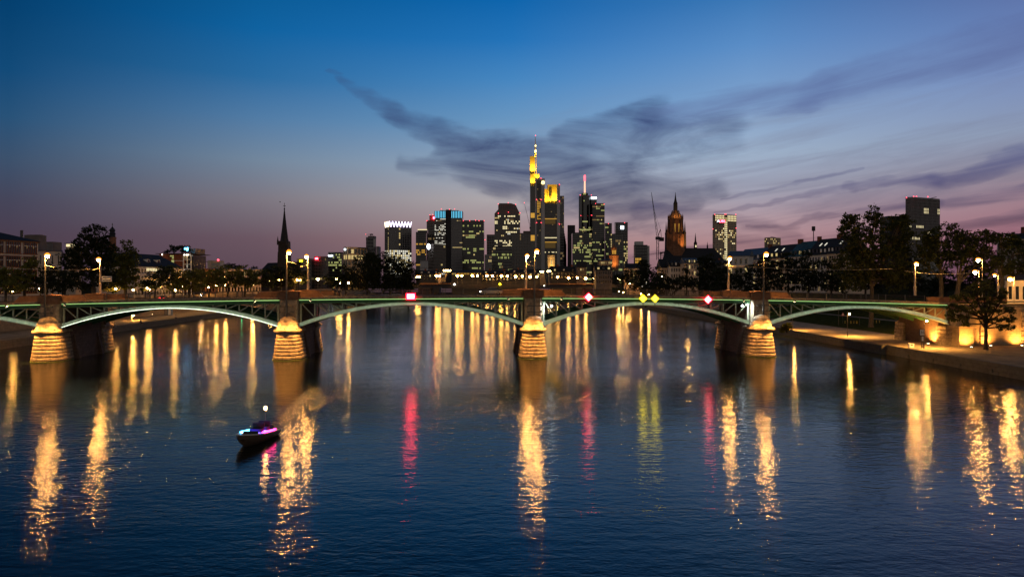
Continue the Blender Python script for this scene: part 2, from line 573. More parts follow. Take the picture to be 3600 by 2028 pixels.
def spot(name, loc, target, power, color=SODIUM, angle=70, blend=.6, radius=.15, parent=None):
    d = bpy.data.lights.new(name, 'SPOT')
    d.energy = power
    d.color = color
    d.spot_size = R(angle)
    d.spot_blend = blend
    d.shadow_soft_size = radius
    o = bpy.data.objects.new(name, d)
    COL.objects.link(o)
    v = Vector(target) - Vector(loc)
    o.rotation_euler = v.to_track_quat('-Z', 'Y').to_euler()
    if parent is not None:
        o.parent = parent
        o.location = Vector(loc) - OFF.get(parent.name, Vector((0, 0, 0)))
    else:
        o.location = loc
    return o


# ---------------------------------------------------------------- river, ground
def sheet(name, pts, z, m, kind='structure', thick=0.0):
    b = MB()
    if thick:
        b.prism(pts, z - thick, z)
    else:
        b.add([(x, y, z) for x, y in pts], [tuple(range(len(pts)))])
    return tag(b.build(name, m), kind=kind)


def water_material():
    m = bpy.data.materials.new('river_water')
    m.use_nodes = True
    t = NT(m.node_tree)
    out = t.n('ShaderNodeOutputMaterial')
    b = t.n('ShaderNodeBsdfPrincipled')
    b.inputs['Base Color'].default_value = (.006, .009, .006, 1)
    b.inputs['IOR'].default_value = 1.33
    b.inputs['Roughness'].default_value = .085
    t.t.links.new(b.outputs[0], out.inputs['Surface'])
    co = t.n('ShaderNodeTexCoord').outputs['Object']
    sp = t.n('ShaderNodeSeparateXYZ')
    t.t.links.new(co, sp.inputs[0])
    x, y, _ = sp.outputs
    v1 = t.xyz(t.m('MULTIPLY', x, .5), y, 0)
    big = t.noise(v1, .3, 2, .5)[0]
    mid = t.noise(v1, 1.7, 3, .5, .3)[0]
    fine = t.noise(t.xyz(t.m('MULTIPLY', x, .6), y, 5), 5.5, 3, .5)[0]
    # wake of the motor boat: rougher water in a widening band behind it
    tt = t.mr(y, 58, 92)
    cx = t.m('ADD', -21.6, t.m('MULTIPLY', t.m('SUBTRACT', y, 58), -.02))
    wd = t.m('ADD', 1.2, t.m('MULTIPLY', tt, 3.0))
    q = t.m('DIVIDE', t.m('ABSOLUTE', t.m('SUBTRACT', x, cx)), wd)
    wk = t.m('MULTIPLY', t.mr(q, 1.2, .4, smooth=True), t.m('MULTIPLY', t.mr(y, 56, 60), t.mr(y, 95, 76)))
    calm = t.mr(t.noise(t.xyz(t.m('MULTIPLY', x, .5), t.m('MULTIPLY', y, .9), 2), .07, 3, .6, .8)[0], .35, .65, .62, 1.15)
    h = t.m('ADD', t.m('MULTIPLY', big, .05), t.m('MULTIPLY', calm, t.m('ADD', t.m('MULTIPLY', mid, .041), t.m('MULTIPLY', fine, .013))))
    h = t.m('ADD', h, t.m('MULTIPLY', wk, t.m('MULTIPLY', t.noise(v1, 2.2, 4, .6, .5)[0], .09)))
    bp = t.n('ShaderNodeBump')
    bp.inputs['Strength'].default_value = 1
    bp.inputs['Distance'].default_value = 1
    t.t.links.new(h, bp.inputs['Height'])
    t.t.links.new(bp.outputs[0], b.inputs['Normal'])
    return m


M['river'] = water_material()
sheet('river', [(-420, -60), (420, -60), (420, 960), (-420, 960)], 0, 'river')


def bank_l(y):
    return -88.0 - .098 * y


def left_strip(a, b, y0=20, y1=900, n=1):
    return [(bank_l(y0) - a, y0), (bank_l(y1) - a, y1), (bank_l(y1) - b, y1), (bank_l(y0) - b, y0)][::-1]


sheet('ground', [(-9000, 900), (9000, 900), (9000, 14000), (-9000, 14000)], 6.0, 'soil')
sheet('ground', [(-9000, -60), (bank_l(-60) - 17, -60), (bank_l(900) - 17, 900), (-9000, 900)], 7.4, 'soil')
sheet('ground', [(132, 60), (9000, 60), (9000, 900), (132, 900)], 8.2, 'soil')
sheet('promenade', left_strip(0, 17), 1.6, 'paving')
sheet('promenade', [(70, 40), (120, 40), (120, 900), (70, 900)], 1.6, 'paving')
b = MB()
b.add([(120, 40, 1.6), (120, 900, 1.6), (132, 900, 8.2), (132, 40, 8.2)], [(0, 1, 2, 3)])
tag(b.build('bank_slope', 'grass'), kind='structure')
sheet('path', [(74.5, 128), (84, 128), (84, 330), (74.5, 330)], 1.604, 'gravel')
sheet('lawn', [(86, 147), (116, 147), (116, 300), (86, 300)], 1.604, 'grass')
sheet('path', left_strip(5, 13, 60, 420), 1.604, 'gravel')
q = MB()
for y0, y1 in ((20, 900),):
    q.loft([[(bank_l(y) + .0, y, -1), (bank_l(y) + .0, y, 1.72), (bank_l(y) - .7, y, 1.72), (bank_l(y) - .7, y, -1)] for y in (20, 180, 400, 900)])
tag(q.build('quay_wall', 'quay_stone'), 'long low stone quay edging the river under the left bank', 'quay', kind='structure')
q = MB()
q.loft([[(69.4, y, -1), (69.4, y, 1.72), (70.2, y, 1.72), (70.2, y, -1)] for y in (40, 128.5)])
q.loft([[(68.6, y, -1), (68.6, y, 1.66), (70.2, y, 1.66), (70.2, y, -1)] for y in (128.6, 171)])
q.loft([[(69.2, y, -1), (69.2, y, 1.7), (70.2, y, 1.7), (70.2, y, -1)] for y in (171.1, 900)])
for y in range(44, 128, 7):
    q.box(69.25, 69.45, y, y + .5, .3, .8)
tag(q.build('quay_wall', 'quay_stone'), 'stone quay wall with iron rings along the right bank', 'quay', kind='structure')
q = MB()
q.loft([[(bank_l(y) - 17, y, 1.6), (bank_l(y) - 17, y, 8.3), (bank_l(y) - 17.6, y, 8.3), (bank_l(y) - 17.6, y, 1.6)] for y in (20, 180, 400, 900)])
tag(q.build('embankment_wall', 'wall_stone'), 'tall stone embankment wall behind the left promenade', 'wall', kind='structure')
sheet('road', [(bank_l(y) - d, y) for y, d in ((40, 33), (800, 33), (800, 20), (40, 20))][::-1], 7.405, 'asphalt')
q = MB()
for k in range(40):
    y = 60 + 12 * k
    q.box(bank_l(y) - 26.6, bank_l(y) - 26.45, y, y + 4, 7.409, 7.41)
tag(q.build('road_marking', 'white_paint'), kind='structure')

# ---------------------------------------------------------------- the arch bridge (local frame: s along, t away from the camera, z up)
BY, BA = 123.3, math.atan(.062)
bridge = thing('arch_bridge', 'floodlit arch bridge of green steel on sandstone piers crossing the whole river', 'bridge', (0, BY, 0), rz=BA)
UA, UW = (math.cos(BA), math.sin(BA)), (-math.sin(BA), math.cos(BA))


def bw(s, t, z):
    return Vector((s * UA[0] + t * UW[0], BY + s * UA[1] + t * UW[1], z))


def zg(s):
    return 10.35 - (.00014 if s < 2 else .000215) * (s - 2) ** 2


TW = 14.5
PIERS = [-78.8, -38.9, 3.7, 45.0]
AB = 80.6
ENDS = [-118.5] + PIERS + [AB]


def sweep(mb, s0, s1, n, zf0, zf1, t0, t1):
    rings = []
    for i in range(n + 1):
        s = s0 + (s1 - s0) * i / n
        a, c = zf0(s), zf1(s)
        rings.append([(s, t0, a), (s, t1, a), (s, t1, c), (s, t0, c)])
    return mb.loft(rings)


sweep(MB(), -150, AB + 1, 48, lambda s: zg(s) + .1, lambda s: zg(s) + .55, .1, TW - .1).build('deck', 'concrete_dark', bridge)
sweep(MB(), -150, 130, 48, lambda s: zg(min(s, AB + 1)) + .5, lambda s: zg(min(s, AB + 1)) + .56, 3.0, TW - 3.0).build('roadway', 'asphalt', bridge)
for t0, t1 in ((-.45, 0), (TW, TW + .45)):
    c = MB()
    sweep(c, -150, AB + .4, 60, lambda s: zg(s) + .18, lambda s: zg(s) + .46, t0, t1)
    sweep(c, -150, AB + .4, 60, lambda s: zg(s) + .46, lambda s: zg(s) + .60, t0 - (.14 if t0 < 0 else 0), t1 + (0 if t0 < 0 else .14))
    c.build('cornice', 'sandstone', bridge)
for i in range(5):
    a, e = ENDS[i] + 1.7, ENDS[i + 1] - 1.7
    if i == 4:
        e = AB + .2
    mdl, hf = (a + e) / 2, (e - a) / 2
    zs = 6.2
    zc = zg(mdl) - .47
    ztop = lambda s: zs + (zc - zs) * (1 - ((s - mdl) / hf) ** 2)
    zbot = lambda s: ztop(s) - .52 - .12 * abs((s - mdl) / hf)
    for t in (0.0, 4.7, 9.5, TW - .3):
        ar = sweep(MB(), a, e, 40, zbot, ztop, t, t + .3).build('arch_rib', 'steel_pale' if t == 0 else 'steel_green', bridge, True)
        if t == 0:
            lg = MB()
            sweep(lg, a, e, 40, lambda s: zbot(s) - .05, zbot, -.46, .28)
            if i != 1:
                sweep(lg, a, e, 40, lambda s: zbot(s) - .05, lambda s: zbot(s) + .085, -.50, -.465)
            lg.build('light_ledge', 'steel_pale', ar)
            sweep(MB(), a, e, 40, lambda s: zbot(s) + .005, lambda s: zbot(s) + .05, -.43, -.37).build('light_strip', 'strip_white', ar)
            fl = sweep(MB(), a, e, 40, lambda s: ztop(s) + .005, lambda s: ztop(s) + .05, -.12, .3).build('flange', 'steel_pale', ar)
    # horizontal girder with a ledge; an added glowing band imitates its lit green paint
    for t, front in ((-.12, True), (TW - .2, False)):
        g = MB()
        sweep(g, a, e, 24, lambda s: zg(s) - .42, lambda s: zg(s) + .17, t, t + .3)
        sweep(g, a, e, 24, lambda s: zg(s) - .47, lambda s: zg(s) - .41, t - .12, t + .4)
        gi = g.build('girder', 'steel_green', bridge)
        if front:
            q0 = sweep(MB(), a, e, 24, lambda s: zg(s) + .0, lambda s: zg(s) + .05, -.34, -.121).build('light_ledge', 'steel_green', gi)
            sweep(MB(), a, e, 24, lambda s: zg(s) + .055, lambda s: zg(s) + .15, -.17, -.125).build('light_strip', 'girder_glow', gi)  # made-up glowing strip standing for the lit green flange
    # spandrel lattice: posts, and diagonals leaning away from the piers
    step = hf / 8.2
    for t in (.02, TW - .25):
        lt = MB()
        sweep(lt, a, e, 12, lambda s: zg(s) - .52, lambda s: zg(s) - .475, t - .02, t + .26)
        par = lt.build('spandrel', 'strut', bridge)
        for sd in (-1, 1):
            st = [a, e][sd > 0]
            xs = [st - sd * (.25 + k * step) for k in range(7)]
            for k, s in enumerate(xs):
                if zg(s) - .5 - ztop(s) < .25:
                    break
                wpost = .3 if k == 0 else .2
                MB().box(s - wpost / 2, s + wpost / 2, t, t + .16, ztop(s), zg(s) - .475).build('post', 'strut', par)
                if k + 1 < len(xs):
                    s2 = xs[k + 1]
                    MB().bar((s - sd * .12, t + .10, zg(s) - .5), (s2 + sd * .06, t + .10, ztop(s2) + .1), .17, .1).build('brace', 'strut', par)


def stadium(s, t0, tb, r, z, n=14, flip=1):
    """front-rounded plan: half circle of radius r towards the camera round (s, t0), straight back to tb"""
    pts = [(s + r * math.cos(a), t0 + flip * r * math.sin(a), z) for a in [math.pi + math.pi * i / n for i in range(n + 1)]]
    return pts + [(s + r, tb, z), (s - r, tb, z)]


def pier_nose(par, s, flip):
    t0 = -1.0 if flip > 0 else TW + 1.0
    tb = 2.0 if flip > 0 else TW - 2.0
    MB().loft([stadium(s, t0, tb, 2.64, z, flip=flip) for z in (-.8, .07)]).build('waterline_ledge', 'algae', par)
    rings = [stadium(s, t0, tb, 2.3, -.8, flip=flip), stadium(s, t0, tb, 2.3, .07, flip=flip)]
    zz, k = .1, 7
    hgt = (4.35 - .1) / k
    for i in range(k):
        z0, z1 = zz + i * hgt, zz + (i + 1) * hgt
        r = 2.5 - .085 * i
        rings += [stadium(s, t0, tb, r - .30, z0, flip=flip), stadium(s, t0, tb, r - .30, z0 + .13, flip=flip), stadium(s, t0, tb, r - .04, z0 + .15, flip=flip),
                  stadium(s, t0, tb, r, z0 + .22, flip=flip), stadium(s, t0, tb, r - .02, z1 - .08, flip=flip), stadium(s, t0, tb, r - .09, z1 - .01, flip=flip)]
    rings.append(stadium(s, t0, tb, 1.8, 4.36, flip=flip))
    base = MB().loft(rings).build('rusticated_base', 'sandstone', par)
    MB().loft([stadium(s, t0, tb, r, z, flip=flip) for z, r in ((4.361, 1.86), (4.7, 1.9), (4.76, 2.1), (4.84, 2.3), (4.98, 2.38), (5.14, 2.36), (5.24, 2.22), (5.27, 2.08))]).build('cornice', 'sandstone', par, True)
    if flip > 0:
        for a in (215, 270, 325):
            q = (s + 2.12 * math.cos(R(a)), t0 + 2.12 * math.sin(R(a)))
            MB().box(q[0] - .12, q[0] + .12, q[1] - .08, q[1] + .08, 5.272, 5.42).build('ledge_lamp', 'pole', par)
            d = Vector((-math.cos(R(a)), -math.sin(R(a)), 0))
            w0 = bw(q[0], q[1], 5.5)
            spot('ledge_beam', w0, bw(q[0] + d.x * .9, q[1] + d.y * .9, 6.5), 70, (1, .52, .14), 130, .9, .1)
    tb2 = .6 if flip > 0 else TW - .6
    MB().loft([stadium(s, t0 + .1 * flip, tb2, r, z, flip=flip) for z, r in ((5.271, 2.04), (5.42, 1.92), (5.65, 1.80), (5.95, 1.70), (6.12, 1.67), (6.16, 1.76), (6.30, 1.76), (6.34, 1.64))]).build('skirt', 'sandstone', par, True)
    dm = [(6.341 + 1.2 * math.sin(u), 1.6 * math.cos(u)) for u in [R(a) for a in (0, 12, 25, 38, 50, 62, 74, 84, 89)]]
    MB().loft([[(s + r * math.cos(a), t0 + .1 * flip + r * math.sin(a), z) for a in [2 * math.pi * i / 28 for i in range(28)]] for z, r in dm]).build('dome', 'sandstone', par, True)


for s in PIERS:
    z = zg(s)
    pb = MB()
    pb.loft([[(s - r, 2.0, zz), (s + r, 2.0, zz), (s + r, TW - 2.0, zz), (s - r, TW - 2.0, zz)] for zz, r in ((-.8, 2.15), (4.4, 1.75), (5.7, 1.72), (6.2, 1.5), (z - .6, 1.45))])
    for t in (3.2, TW - 3.6):                          # sloping buttresses on both long faces
        for sd in (-1, 1):
            pb.loft([[(s + sd * r, t, zz), (s + sd * r, t + .7, zz), (s + sd * 1.5, t + .7, zz), (s + sd * 1.5, t, zz)] for zz, r in ((-.5, 3.0), (4.2, 1.9))])
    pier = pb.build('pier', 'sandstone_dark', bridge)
    pier_nose(pier, s, 1)
    pier_nose(pier, s, -1)
    for t0, t1 in ((-.95, .9), (TW - .9, TW + .95)):
        MB().loft([[(s - 1.3, t0, zz), (s + 1.3, t0, zz), (s + 1.5, t0 + .25, zz), (s + 1.5, t1, zz), (s - 1.5, t1, zz), (s - 1.5, t0 + .25, zz)] for zz in (5.3, z + .2)]).build('shaft', 'sandstone', pier)
        pk = MB()
        pk.box(s - 1.7, s + 1.7, t0 - .15, t1 + .15, z + .2, z + 1.55)
        pk.loft([[(s - 1.85, t0 - .3, zz), (s - 1.85, t1 + .3, zz), (s + 1.85, t1 + .3, zz), (s + 1.85, t0 - .3, zz)] for zz in (z + 1.55, z + 1.67)])
        pk.add([(s - 1.85, t0 - .3, z + 1.671), (s, t0 - .3, z + 1.83), (s + 1.85, t0 - .3, z + 1.671), (s - 1.85, t1 + .3, z + 1.671), (s, t1 + .3, z + 1.83), (s + 1.85, t1 + .3, z + 1.671)],
               [(0, 1, 4, 3), (1, 2, 5, 4), (0, 2, 1), (3, 4, 5)])
        pk.build('parapet_block', 'red_stone', pier)
        tw = (t0 + t1) / 2 - (.2 if t0 < 1 else -.2)
        for sd in (-1, 1):
            w = MB()
            z1, z5 = zg(s + sd * 4), z
            w.add([(s + sd * 1.72, tw - .2, z + .605), (s + sd * 6.1, tw - .2, zg(s + sd * 6) + .605), (s + sd * 5.0, tw - .2, zg(s + sd * 5) + 1.62), (s + sd * 1.72, tw - .2, z + 1.62),
                   (s + sd * 1.72, tw + .2, z + .605), (s + sd * 6.1, tw + .2, zg(s + sd * 6) + .605), (s + sd * 5.0, tw + .2, zg(s + sd * 5) + 1.62), (s + sd * 1.72, tw + .2, z + 1.62)],
                  [(0, 1, 2, 3), (4, 5, 6, 7), (0, 1, 5, 4), (1, 2, 6, 5), (2, 3, 7, 6), (3, 0, 4, 7)])
            w.build('parapet_wing', 'red_stone', pier)
# railings: one per gap between parapet wings, on both sides
for i in range(5):
    a, e = ENDS[i] + 5.3, ENDS[i + 1] - 5.3
    if i == 4:
        e = AB - 4.2
    for t in (.05, TW - .05):
        r = MB()
        sweep(r, a, e, 12, lambda s: zg(s) + 1.62, lambda s: zg(s) + 1.69, t - .05, t + .05)
        sweep(r, a, e, 12, lambda s: zg(s) + .72, lambda s: zg(s) + .76, t - .03, t + .03)
        n = int((e - a) / .16)
        for k in range(n):
            s = a + (e - a) * (k + .5) / n
            r.box(s - .016, s + .016, t - .016, t + .016, zg(s) + .6, zg(s) + 1.62)
        ra = r.build('railing', 'iron', bridge)
        n = max(2, round((e - a) / 3.7))
        for k in range(n + 1):
            s = a + (e - a) * k / n
            MB().box(s - .07, s + .07, t - .07, t + .07, zg(s) + .56, zg(s) + 1.76).build('post', 'pole', ra)
# right abutment
ab = MB()
ab.loft([[(AB, .3, z), (130, .3, z), (130, TW + .0, z), (AB, TW + .0, z)] for z in (0, 8.9)])
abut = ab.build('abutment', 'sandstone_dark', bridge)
for t0, t1 in ((-.4, 2.4), (TW - 2.4, TW + .4)):
    c = MB()
    for k in range(5):
        z0 = 1.6 + k * .72
        c.box(AB - .6 + .05 * k, AB + 1.6, t0, t1, z0 + .06, z0 + .66)
    c.build('quoin', 'sandstone', abut)
pd = MB()
pd.loft([[(AB + .7 + o, -2.4 + o, z), (AB + 3.6 - o, -2.4 + o, z), (AB + 3.6 - o, .35, z), (AB + .7 + o, .35, z)] for z, o in ((1.6, 0), (4.9, .15))])
pd.loft([[(AB + .4, -2.7, z), (AB + 3.9, -2.7, z), (AB + 3.9, .35, z), (AB + .4, .35, z)] for z in (5.0, 5.35)])
pd.build('pedestal', 'wall_stone', abut)
MB().box(AB + .9, AB + 3.4, -1.4, .35, 5.36, 8.2).build('shaft', 'sandstone', abut)
MB().box(AB - 4, 92, -.5, -.1, zg(AB) + .6, zg(AB) + 1.6).build('parapet_wing', 'red_stone', abut)
tag(MB().loft([[bw(AB + 4, -.1, z), bw(132, -.1, z), bw(132, .28, z), bw(AB + 4, .28, z)] for z in (1.6, 8.7)]).build('retaining_wall', 'wall_stone'),
    'orange floodlit masonry wall behind the round tree on the right quay', 'wall')
wq = MB()
for k in range(7):
    for s in (87.0, 95.0):
        wq.loft([[bw(s, -.3, z), bw(s + (1.5 if k % 2 else 1.0), -.3, z), bw(s + (1.5 if k % 2 else 1.0), -.11, z), bw(s, -.11, z)] for z in (1.7 + k * .9, 2.4 + k * .9)])
tag(wq.build('wall_quoin', 'sandstone'), 'raised corner stones up the face of the floodlit wall', 'stonework')

# ---------------------------------------------------------------- floodlights on the bridge
for n, s in enumerate(PIERS):
    z = zg(s)
    nm = ['leftmost', 'second', 'third', 'rightmost'][n]
    for sd in (-1, 1):
        for back in (0, 1):
            t = -4.4 if not back else TW + 4.4
            p = bw(s + sd * 4.6, t, zg(s + sd * 4.6) + .12)
            tgt = bw(s - sd * .2, -2.8 if not back else TW + 2.8, .8)
            f = thing('floodlight', '%s floodlight on a bracket arm %s of the %s pier' % ('small near' if not back else 'far side', 'left' if sd < 0 else 'right', nm), 'floodlight', p, 'pier floodlights on bracket arms')
            d = (tgt - p).normalized()
            MB().tube(p - d * .22, p + d * .1, .13, .18, 10).build('housing', 'pole', f)
            MB().tube(p + d * .102, p + d * .115, .16, .16, 10).build('lens', 'lens', f)
            q = bw(s + sd * 4.6, -.45 if not back else TW + .45, zg(s + sd * 4.6) + .38)
            MB().path([q, p + Vector((0, 0, .3)), p], [.05, .04, .03]).build('bracket', 'pole', f)
            k = {0: (1.3, .9), 1: (1, 1), 2: (.9, 1.1), 3: (.5, 1.5)}[n][sd > 0]
            spot('floodlight_beam', p + d * .2, tgt, (18000 if not back else 10000) * k, (1, .45, .10), 56, .9, .12)
# cold white floodlights by the lattice beside piers three and four
for s, sd, lab in ((PIERS[2], 1, 'bright white floodlight on the lattice right of the third pier'), (PIERS[3], -1, 'bright white floodlight on the lattice left of the rightmost pier')):
    p = bw(s + sd * 3.3, -.5, 9.1)
    f = thing('floodlight', lab, 'floodlight', p, 'cold white floodlights on the lattice')
    MB().tube(p + Vector((0, .25, 0)), p, .16, .16, 10).build('housing', 'pole', f)
    MB().ball(p + Vector((0, -.05, 0)), .17).build('lens', 'lens_white', f)
    spot('floodlight_beam', p + Vector((0, -.3, 0)), bw(s + sd * 1.3, .2, 8.2), 1500, (.75, .92, 1), 110, .8, .1)


# ---------------------------------------------------------------- street lamps of the bridge
def bridge_lamp(s, t, label, front, n):
    z = zg(s)
    top = z + 8.35 if front else z + 8.2
    p = bw(s, t, 7.6 if front else z + 1.7)
    o = thing('street_lamp', label, 'street lamp', p, 'tall street lamps of the arch bridge')
    pm = MB()
    if front:
        pm.path([(p.x, p.y, 7.5), (p.x, p.y, 11), (p.x, p.y, top - .3)], [.17, .15, .10], 8)
    else:
        pm.path([(p.x, p.y, p.z), (p.x, p.y, p.z + 1.9), (p.x, p.y, p.z + 1.95), (p.x, p.y, top - .2)], [.24, .24, .19, .13], 8)
        pm.lathe((p.x, p.y, p.z + 1.9), [(0, .24), (.05, .3), (.1, .22)], 8)
        pm.lathe((p.x, p.y, p.z + 4.3), [(0, .17), (.05, .22), (.1, .16)], 8)
    pm.build('pole', 'pole' if front else 'pole_pale', o, True)
    dxs = .45 if front else (.25 if s > 0 else -.25)
    hp = Vector((p.x + dxs, p.y - .1, top))
    MB().path([(p.x, p.y, top - .5), (p.x + dxs * .4, p.y, top + .1), (hp.x, hp.y, top + .28)], [.07, .06, .05]).build('arm', 'pole', o)
    sh = MB().lathe((hp.x, hp.y, top + .1), [(-.05, .46), (.12, .44), (.3, .28), (.42, .06)], 12).build('lamp_shade', 'lamp_halo', o, True)  # shade glows by itself, an added halo above the bulb
    MB().lathe((hp.x, hp.y, top - .42), [(.08, .04), (.12, .16), (.25, .25), (.40, .27), (.5, .25)], 12).build('lamp_globe', 'lamp', o, True)
    spot('lamp_beam', (hp.x, hp.y, top - .5), (hp.x, hp.y + (1.5 if front else -1.5), 0), 5500, SODIUM, 150, .5, .25)
    # bracket arm of the overhead wire
    sx = 1 if front else -1
    MB().path([(p.x, p.y, top - 1.55), (p.x + (1.6 if s < 0 else -1.6) * sx, p.y + .2, top - 1.95)], [.05, .03]).build('bracket', 'pole_pale', o)
    if front:
        cl = MB()
        for zz in (8.1, 9.2):
            for sd in (-1, 1):
                a, c = p.x + sd * .18, p.x + sd * .95
                cl.tube((a, p.y, zz), (c, p.y, zz), .07, .07)
                cl.tube((c - sd * .05, p.y - .02, zz), (c + sd * .32, p.y - .02, zz), .15, .15)
            q = bw(s, -.95, zz)
            cl.tube((p.x, p.y, zz), (q.x, q.y, zz), .06)
            cl.box(p.x - .2, p.x + .2, p.y - .2, p.y + .2, zz - .1, zz + .1)
        cl.tube((p.x - 1.2, p.y - .05, 7.72), (p.x + 1.2, p.y - .05, 7.6), .045)
        cl.build('mast_clamp', 'pole', o)
    return o


for n, s in enumerate(PIERS):
    nm = ['leftmost', 'second', 'third', 'rightmost'][n]
    bridge_lamp(s + (-.2, -.1, .15, .2)[n], -1.55, 'dark lamp mast clamped to the near face of the %s bridge pier' % nm, True, n)
for n, s in enumerate(PIERS + [84.4]):
    nm = ['leftmost', 'second', 'third', 'fourth', 'rightmost'][n]
    bridge_lamp(s + (.4, -.2, 0, 0, 0)[n], TW + .3, 'pale lamp mast at the far kerb of the arch bridge, %s of five' % nm, False, n)
# sign board on the left far lamp
p = bw(-77.0, TW + .05, 14.0)
o = thing('street_sign', 'small white two-line sign board on the leftmost pale lamp mast', 'sign', p)
MB().box(p.x - .95, p.x + .95, p.y - .12, p.y - .05, p.z - .5, p.z + .5).build('board', 'white_paint', o)
q = MB()
for dz_ in (.2, -.22):
    q.box(p.x - .8, p.x + .8, p.y - .13, p.y - .122, p.z + dz_ - .09, p.z + dz_ + .09)
q.build('lettering', 'concrete_dark', o)
# overhead span wires
for (xa, ya, Da, xb, yb, Db, lab) in ((0, 936, 128, 345, 944, 132, 'thin overhead wire above the left end of the bridge'), (2545, 932, 140, 3140, 945, 150, 'thin overhead wire right of the fourth pale lamp mast'),
                                      (3180, 952, 150, 3420, 958, 136, 'overhead wire near the right end of the bridge')):
    a, c = P(xa, ya, Da), P(xb, yb, Db)
    pts = [a.lerp(c, k / 10) - Vector((0, 0, 1.0 * (1 - (2 * k / 10 - 1) ** 2) * .5)) for k in range(11)]
    tag(MB().path(pts, [.03] * 11, 5).build('overhead_wire', 'pole_pale'), lab, 'wire', 'overhead wires of the bridge')


# ---------------------------------------------------------------- lit navigation signs
def nav_sign(x, y, hw, hh, label, cat, shape, left, right, D):
    c = P(x, y, D)
    o = thing('navigation_sign', label, 'navigation sign', c, 'lit navigation signs on the arches')
    k = D / F
    w, h = hw * k, hh * k
    if shape == 'board':
        MB().box(c.x - w, c.x + w, c.y, c.y + .18, c.z - h, c.z + h).build('case', 'sign_edge', o)
        for z0, z1, mm in ((-h * .78, -h * .3, left), (-h * .3 + .01, h * .3 - .01, right), (h * .3, h * .78, left)):
            MB().box(c.x - w * .8, c.x + w * .8, c.y - .03, c.y - .004, c.z + z0, c.z + z1).build('panel', mm, o)
    else:
        def dia(f, y0, y1, sd=0):
            pts = [(0, -h * f), (w * f, 0), (0, h * f), (-w * f, 0)]
            if sd:
                pts = [(0, -h * f), (sd * w * f, 0), (0, h * f)]
            return MB().loft([[(c.x + a, yy, c.z + b_) for a, b_ in pts] for yy in (y0, y1)])
        dia(1.0, c.y, c.y + .18).build('case', 'sign_rim' if left == right else 'sign_edge', o)
        dia(.8, c.y - .03, c.y - .004, -1).build('panel', left, o)
        dia(.8, c.y - .032, c.y - .006, 1).build('panel', right, o)
    MB().box(c.x - .06, c.x + .06, c.y + .05, c.y + .15, c.z - h - .5, c.z - h + .02).build('bracket', 'pole', o)
    return o


nav_sign(1444, 1042, 16.5, 11.5, 'lit red and white board sign hanging left of the third pier', 's', 'board', 'sign_red', 'sign_pale', 121.3)
nav_sign(2069, 1044.5, 16, 16, 'red and white lit diamond sign just right of the third pier', 's', 'dia', 'sign_red', 'sign_white', 122.6)
nav_sign(2261, 1049, 15.5, 15.5, 'left one of the two yellow lit diamond signs', 's', 'dia', 'sign_yellow', 'sign_yellow', 123.0)
nav_sign(2303, 1049.5, 15.5, 15.5, 'right one of the two yellow lit diamond signs', 's', 'dia', 'sign_yellow', 'sign_yellow', 123.2)
nav_sign(2490, 1053, 15.5, 15.5, 'red and white lit diamond sign left of the rightmost pier', 's', 'dia', 'sign_white', 'sign_red', 124.0)


# ---------------------------------------------------------------- buildings
def face(o, p0, p1, z0, z1, floors, bays, lit, rng, frame, proud=.25, fb=.28, fv=.22, maxp=100, inset=(.12, .12), count=[0], stuff=None, mull=1):
    """storey bands and mullions on the wall between p0 and p1, and its lit windows, each a part"""
    p0, p1 = Vector((p0[0], p0[1], 0)), Vector((p1[0], p1[1], 0))
    d = p1 - p0
    L = d.length
    u = d / L
    nrm = Vector((u.y, -u.x, 0))
    if nrm.y > 0 and abs(nrm.y) > .01:
        nrm = -nrm
    fh, bwid = (z1 - z0) / floors, L / bays
    g = MB()

    def slab(a, b_, c, e, o0, o1):
        q0, q1 = p0 + u * a, p0 + u * b_
        g2 = [q0 + nrm * o0, q1 + nrm * o0, q1 + nrm * o1, q0 + nrm * o1]
        return [[(v.x, v.y, z) for v in g2] for z in (c, e)]
    if frame:
        for r in range(floors + 1):
            zc = z0 + r * fh
            g.loft(slab(0, L, max(z0, zc - fh * fb / 2), min(z1, zc + fh * fb / 2), .02, proud))
        for c in range(0, bays + 1, mull):
            a = c * bwid
            g.loft(slab(max(0, a - bwid * fv / 2), min(L, a + bwid * fv / 2), z0, z1, .02, proud * 1.25))
        g.build('facade_grid', frame, o)
    for r in range(floors):
        c = 0
        while c < bays:
            k = lit(floors - 1 - r, c, rng)
            if not k:
                c += 1
                continue
            a = c * bwid + bwid * (fv / 2 + inset[0] * .2)
            b_ = (c + 1) * bwid - bwid * (fv / 2 + inset[0] * .2)
            rg = slab(a, b_, z0 + r * fh + fh * (fb / 2 + .03), z0 + (r + 1) * fh - fh * (fb / 2 + .03), .03, proud * .5)
            if count[0] < maxp:
                MB().loft(rg).build('window', WIN[k], o)
                count[0] += 1
            elif stuff is not None:
                stuff.setdefault(k, MB()).loft(rg)
            c += 1


def quad_foot(x0, xs, x1, D, k):
    """footprint whose near corner is seen at xs, left and right ends at x0 and x1 (square corner)"""
    n = P(xs, HY, D)
    wl, wr = (xs - x0) * D / F, (x1 - xs) * D / F
    l = P(x0, HY, D + k * wl)
    r = P(x1, HY, D + wr / k)
    bk = l + r - n
    return [(n.x, n.y), (r.x, r.y), (bk.x, bk.y), (l.x, l.y)]


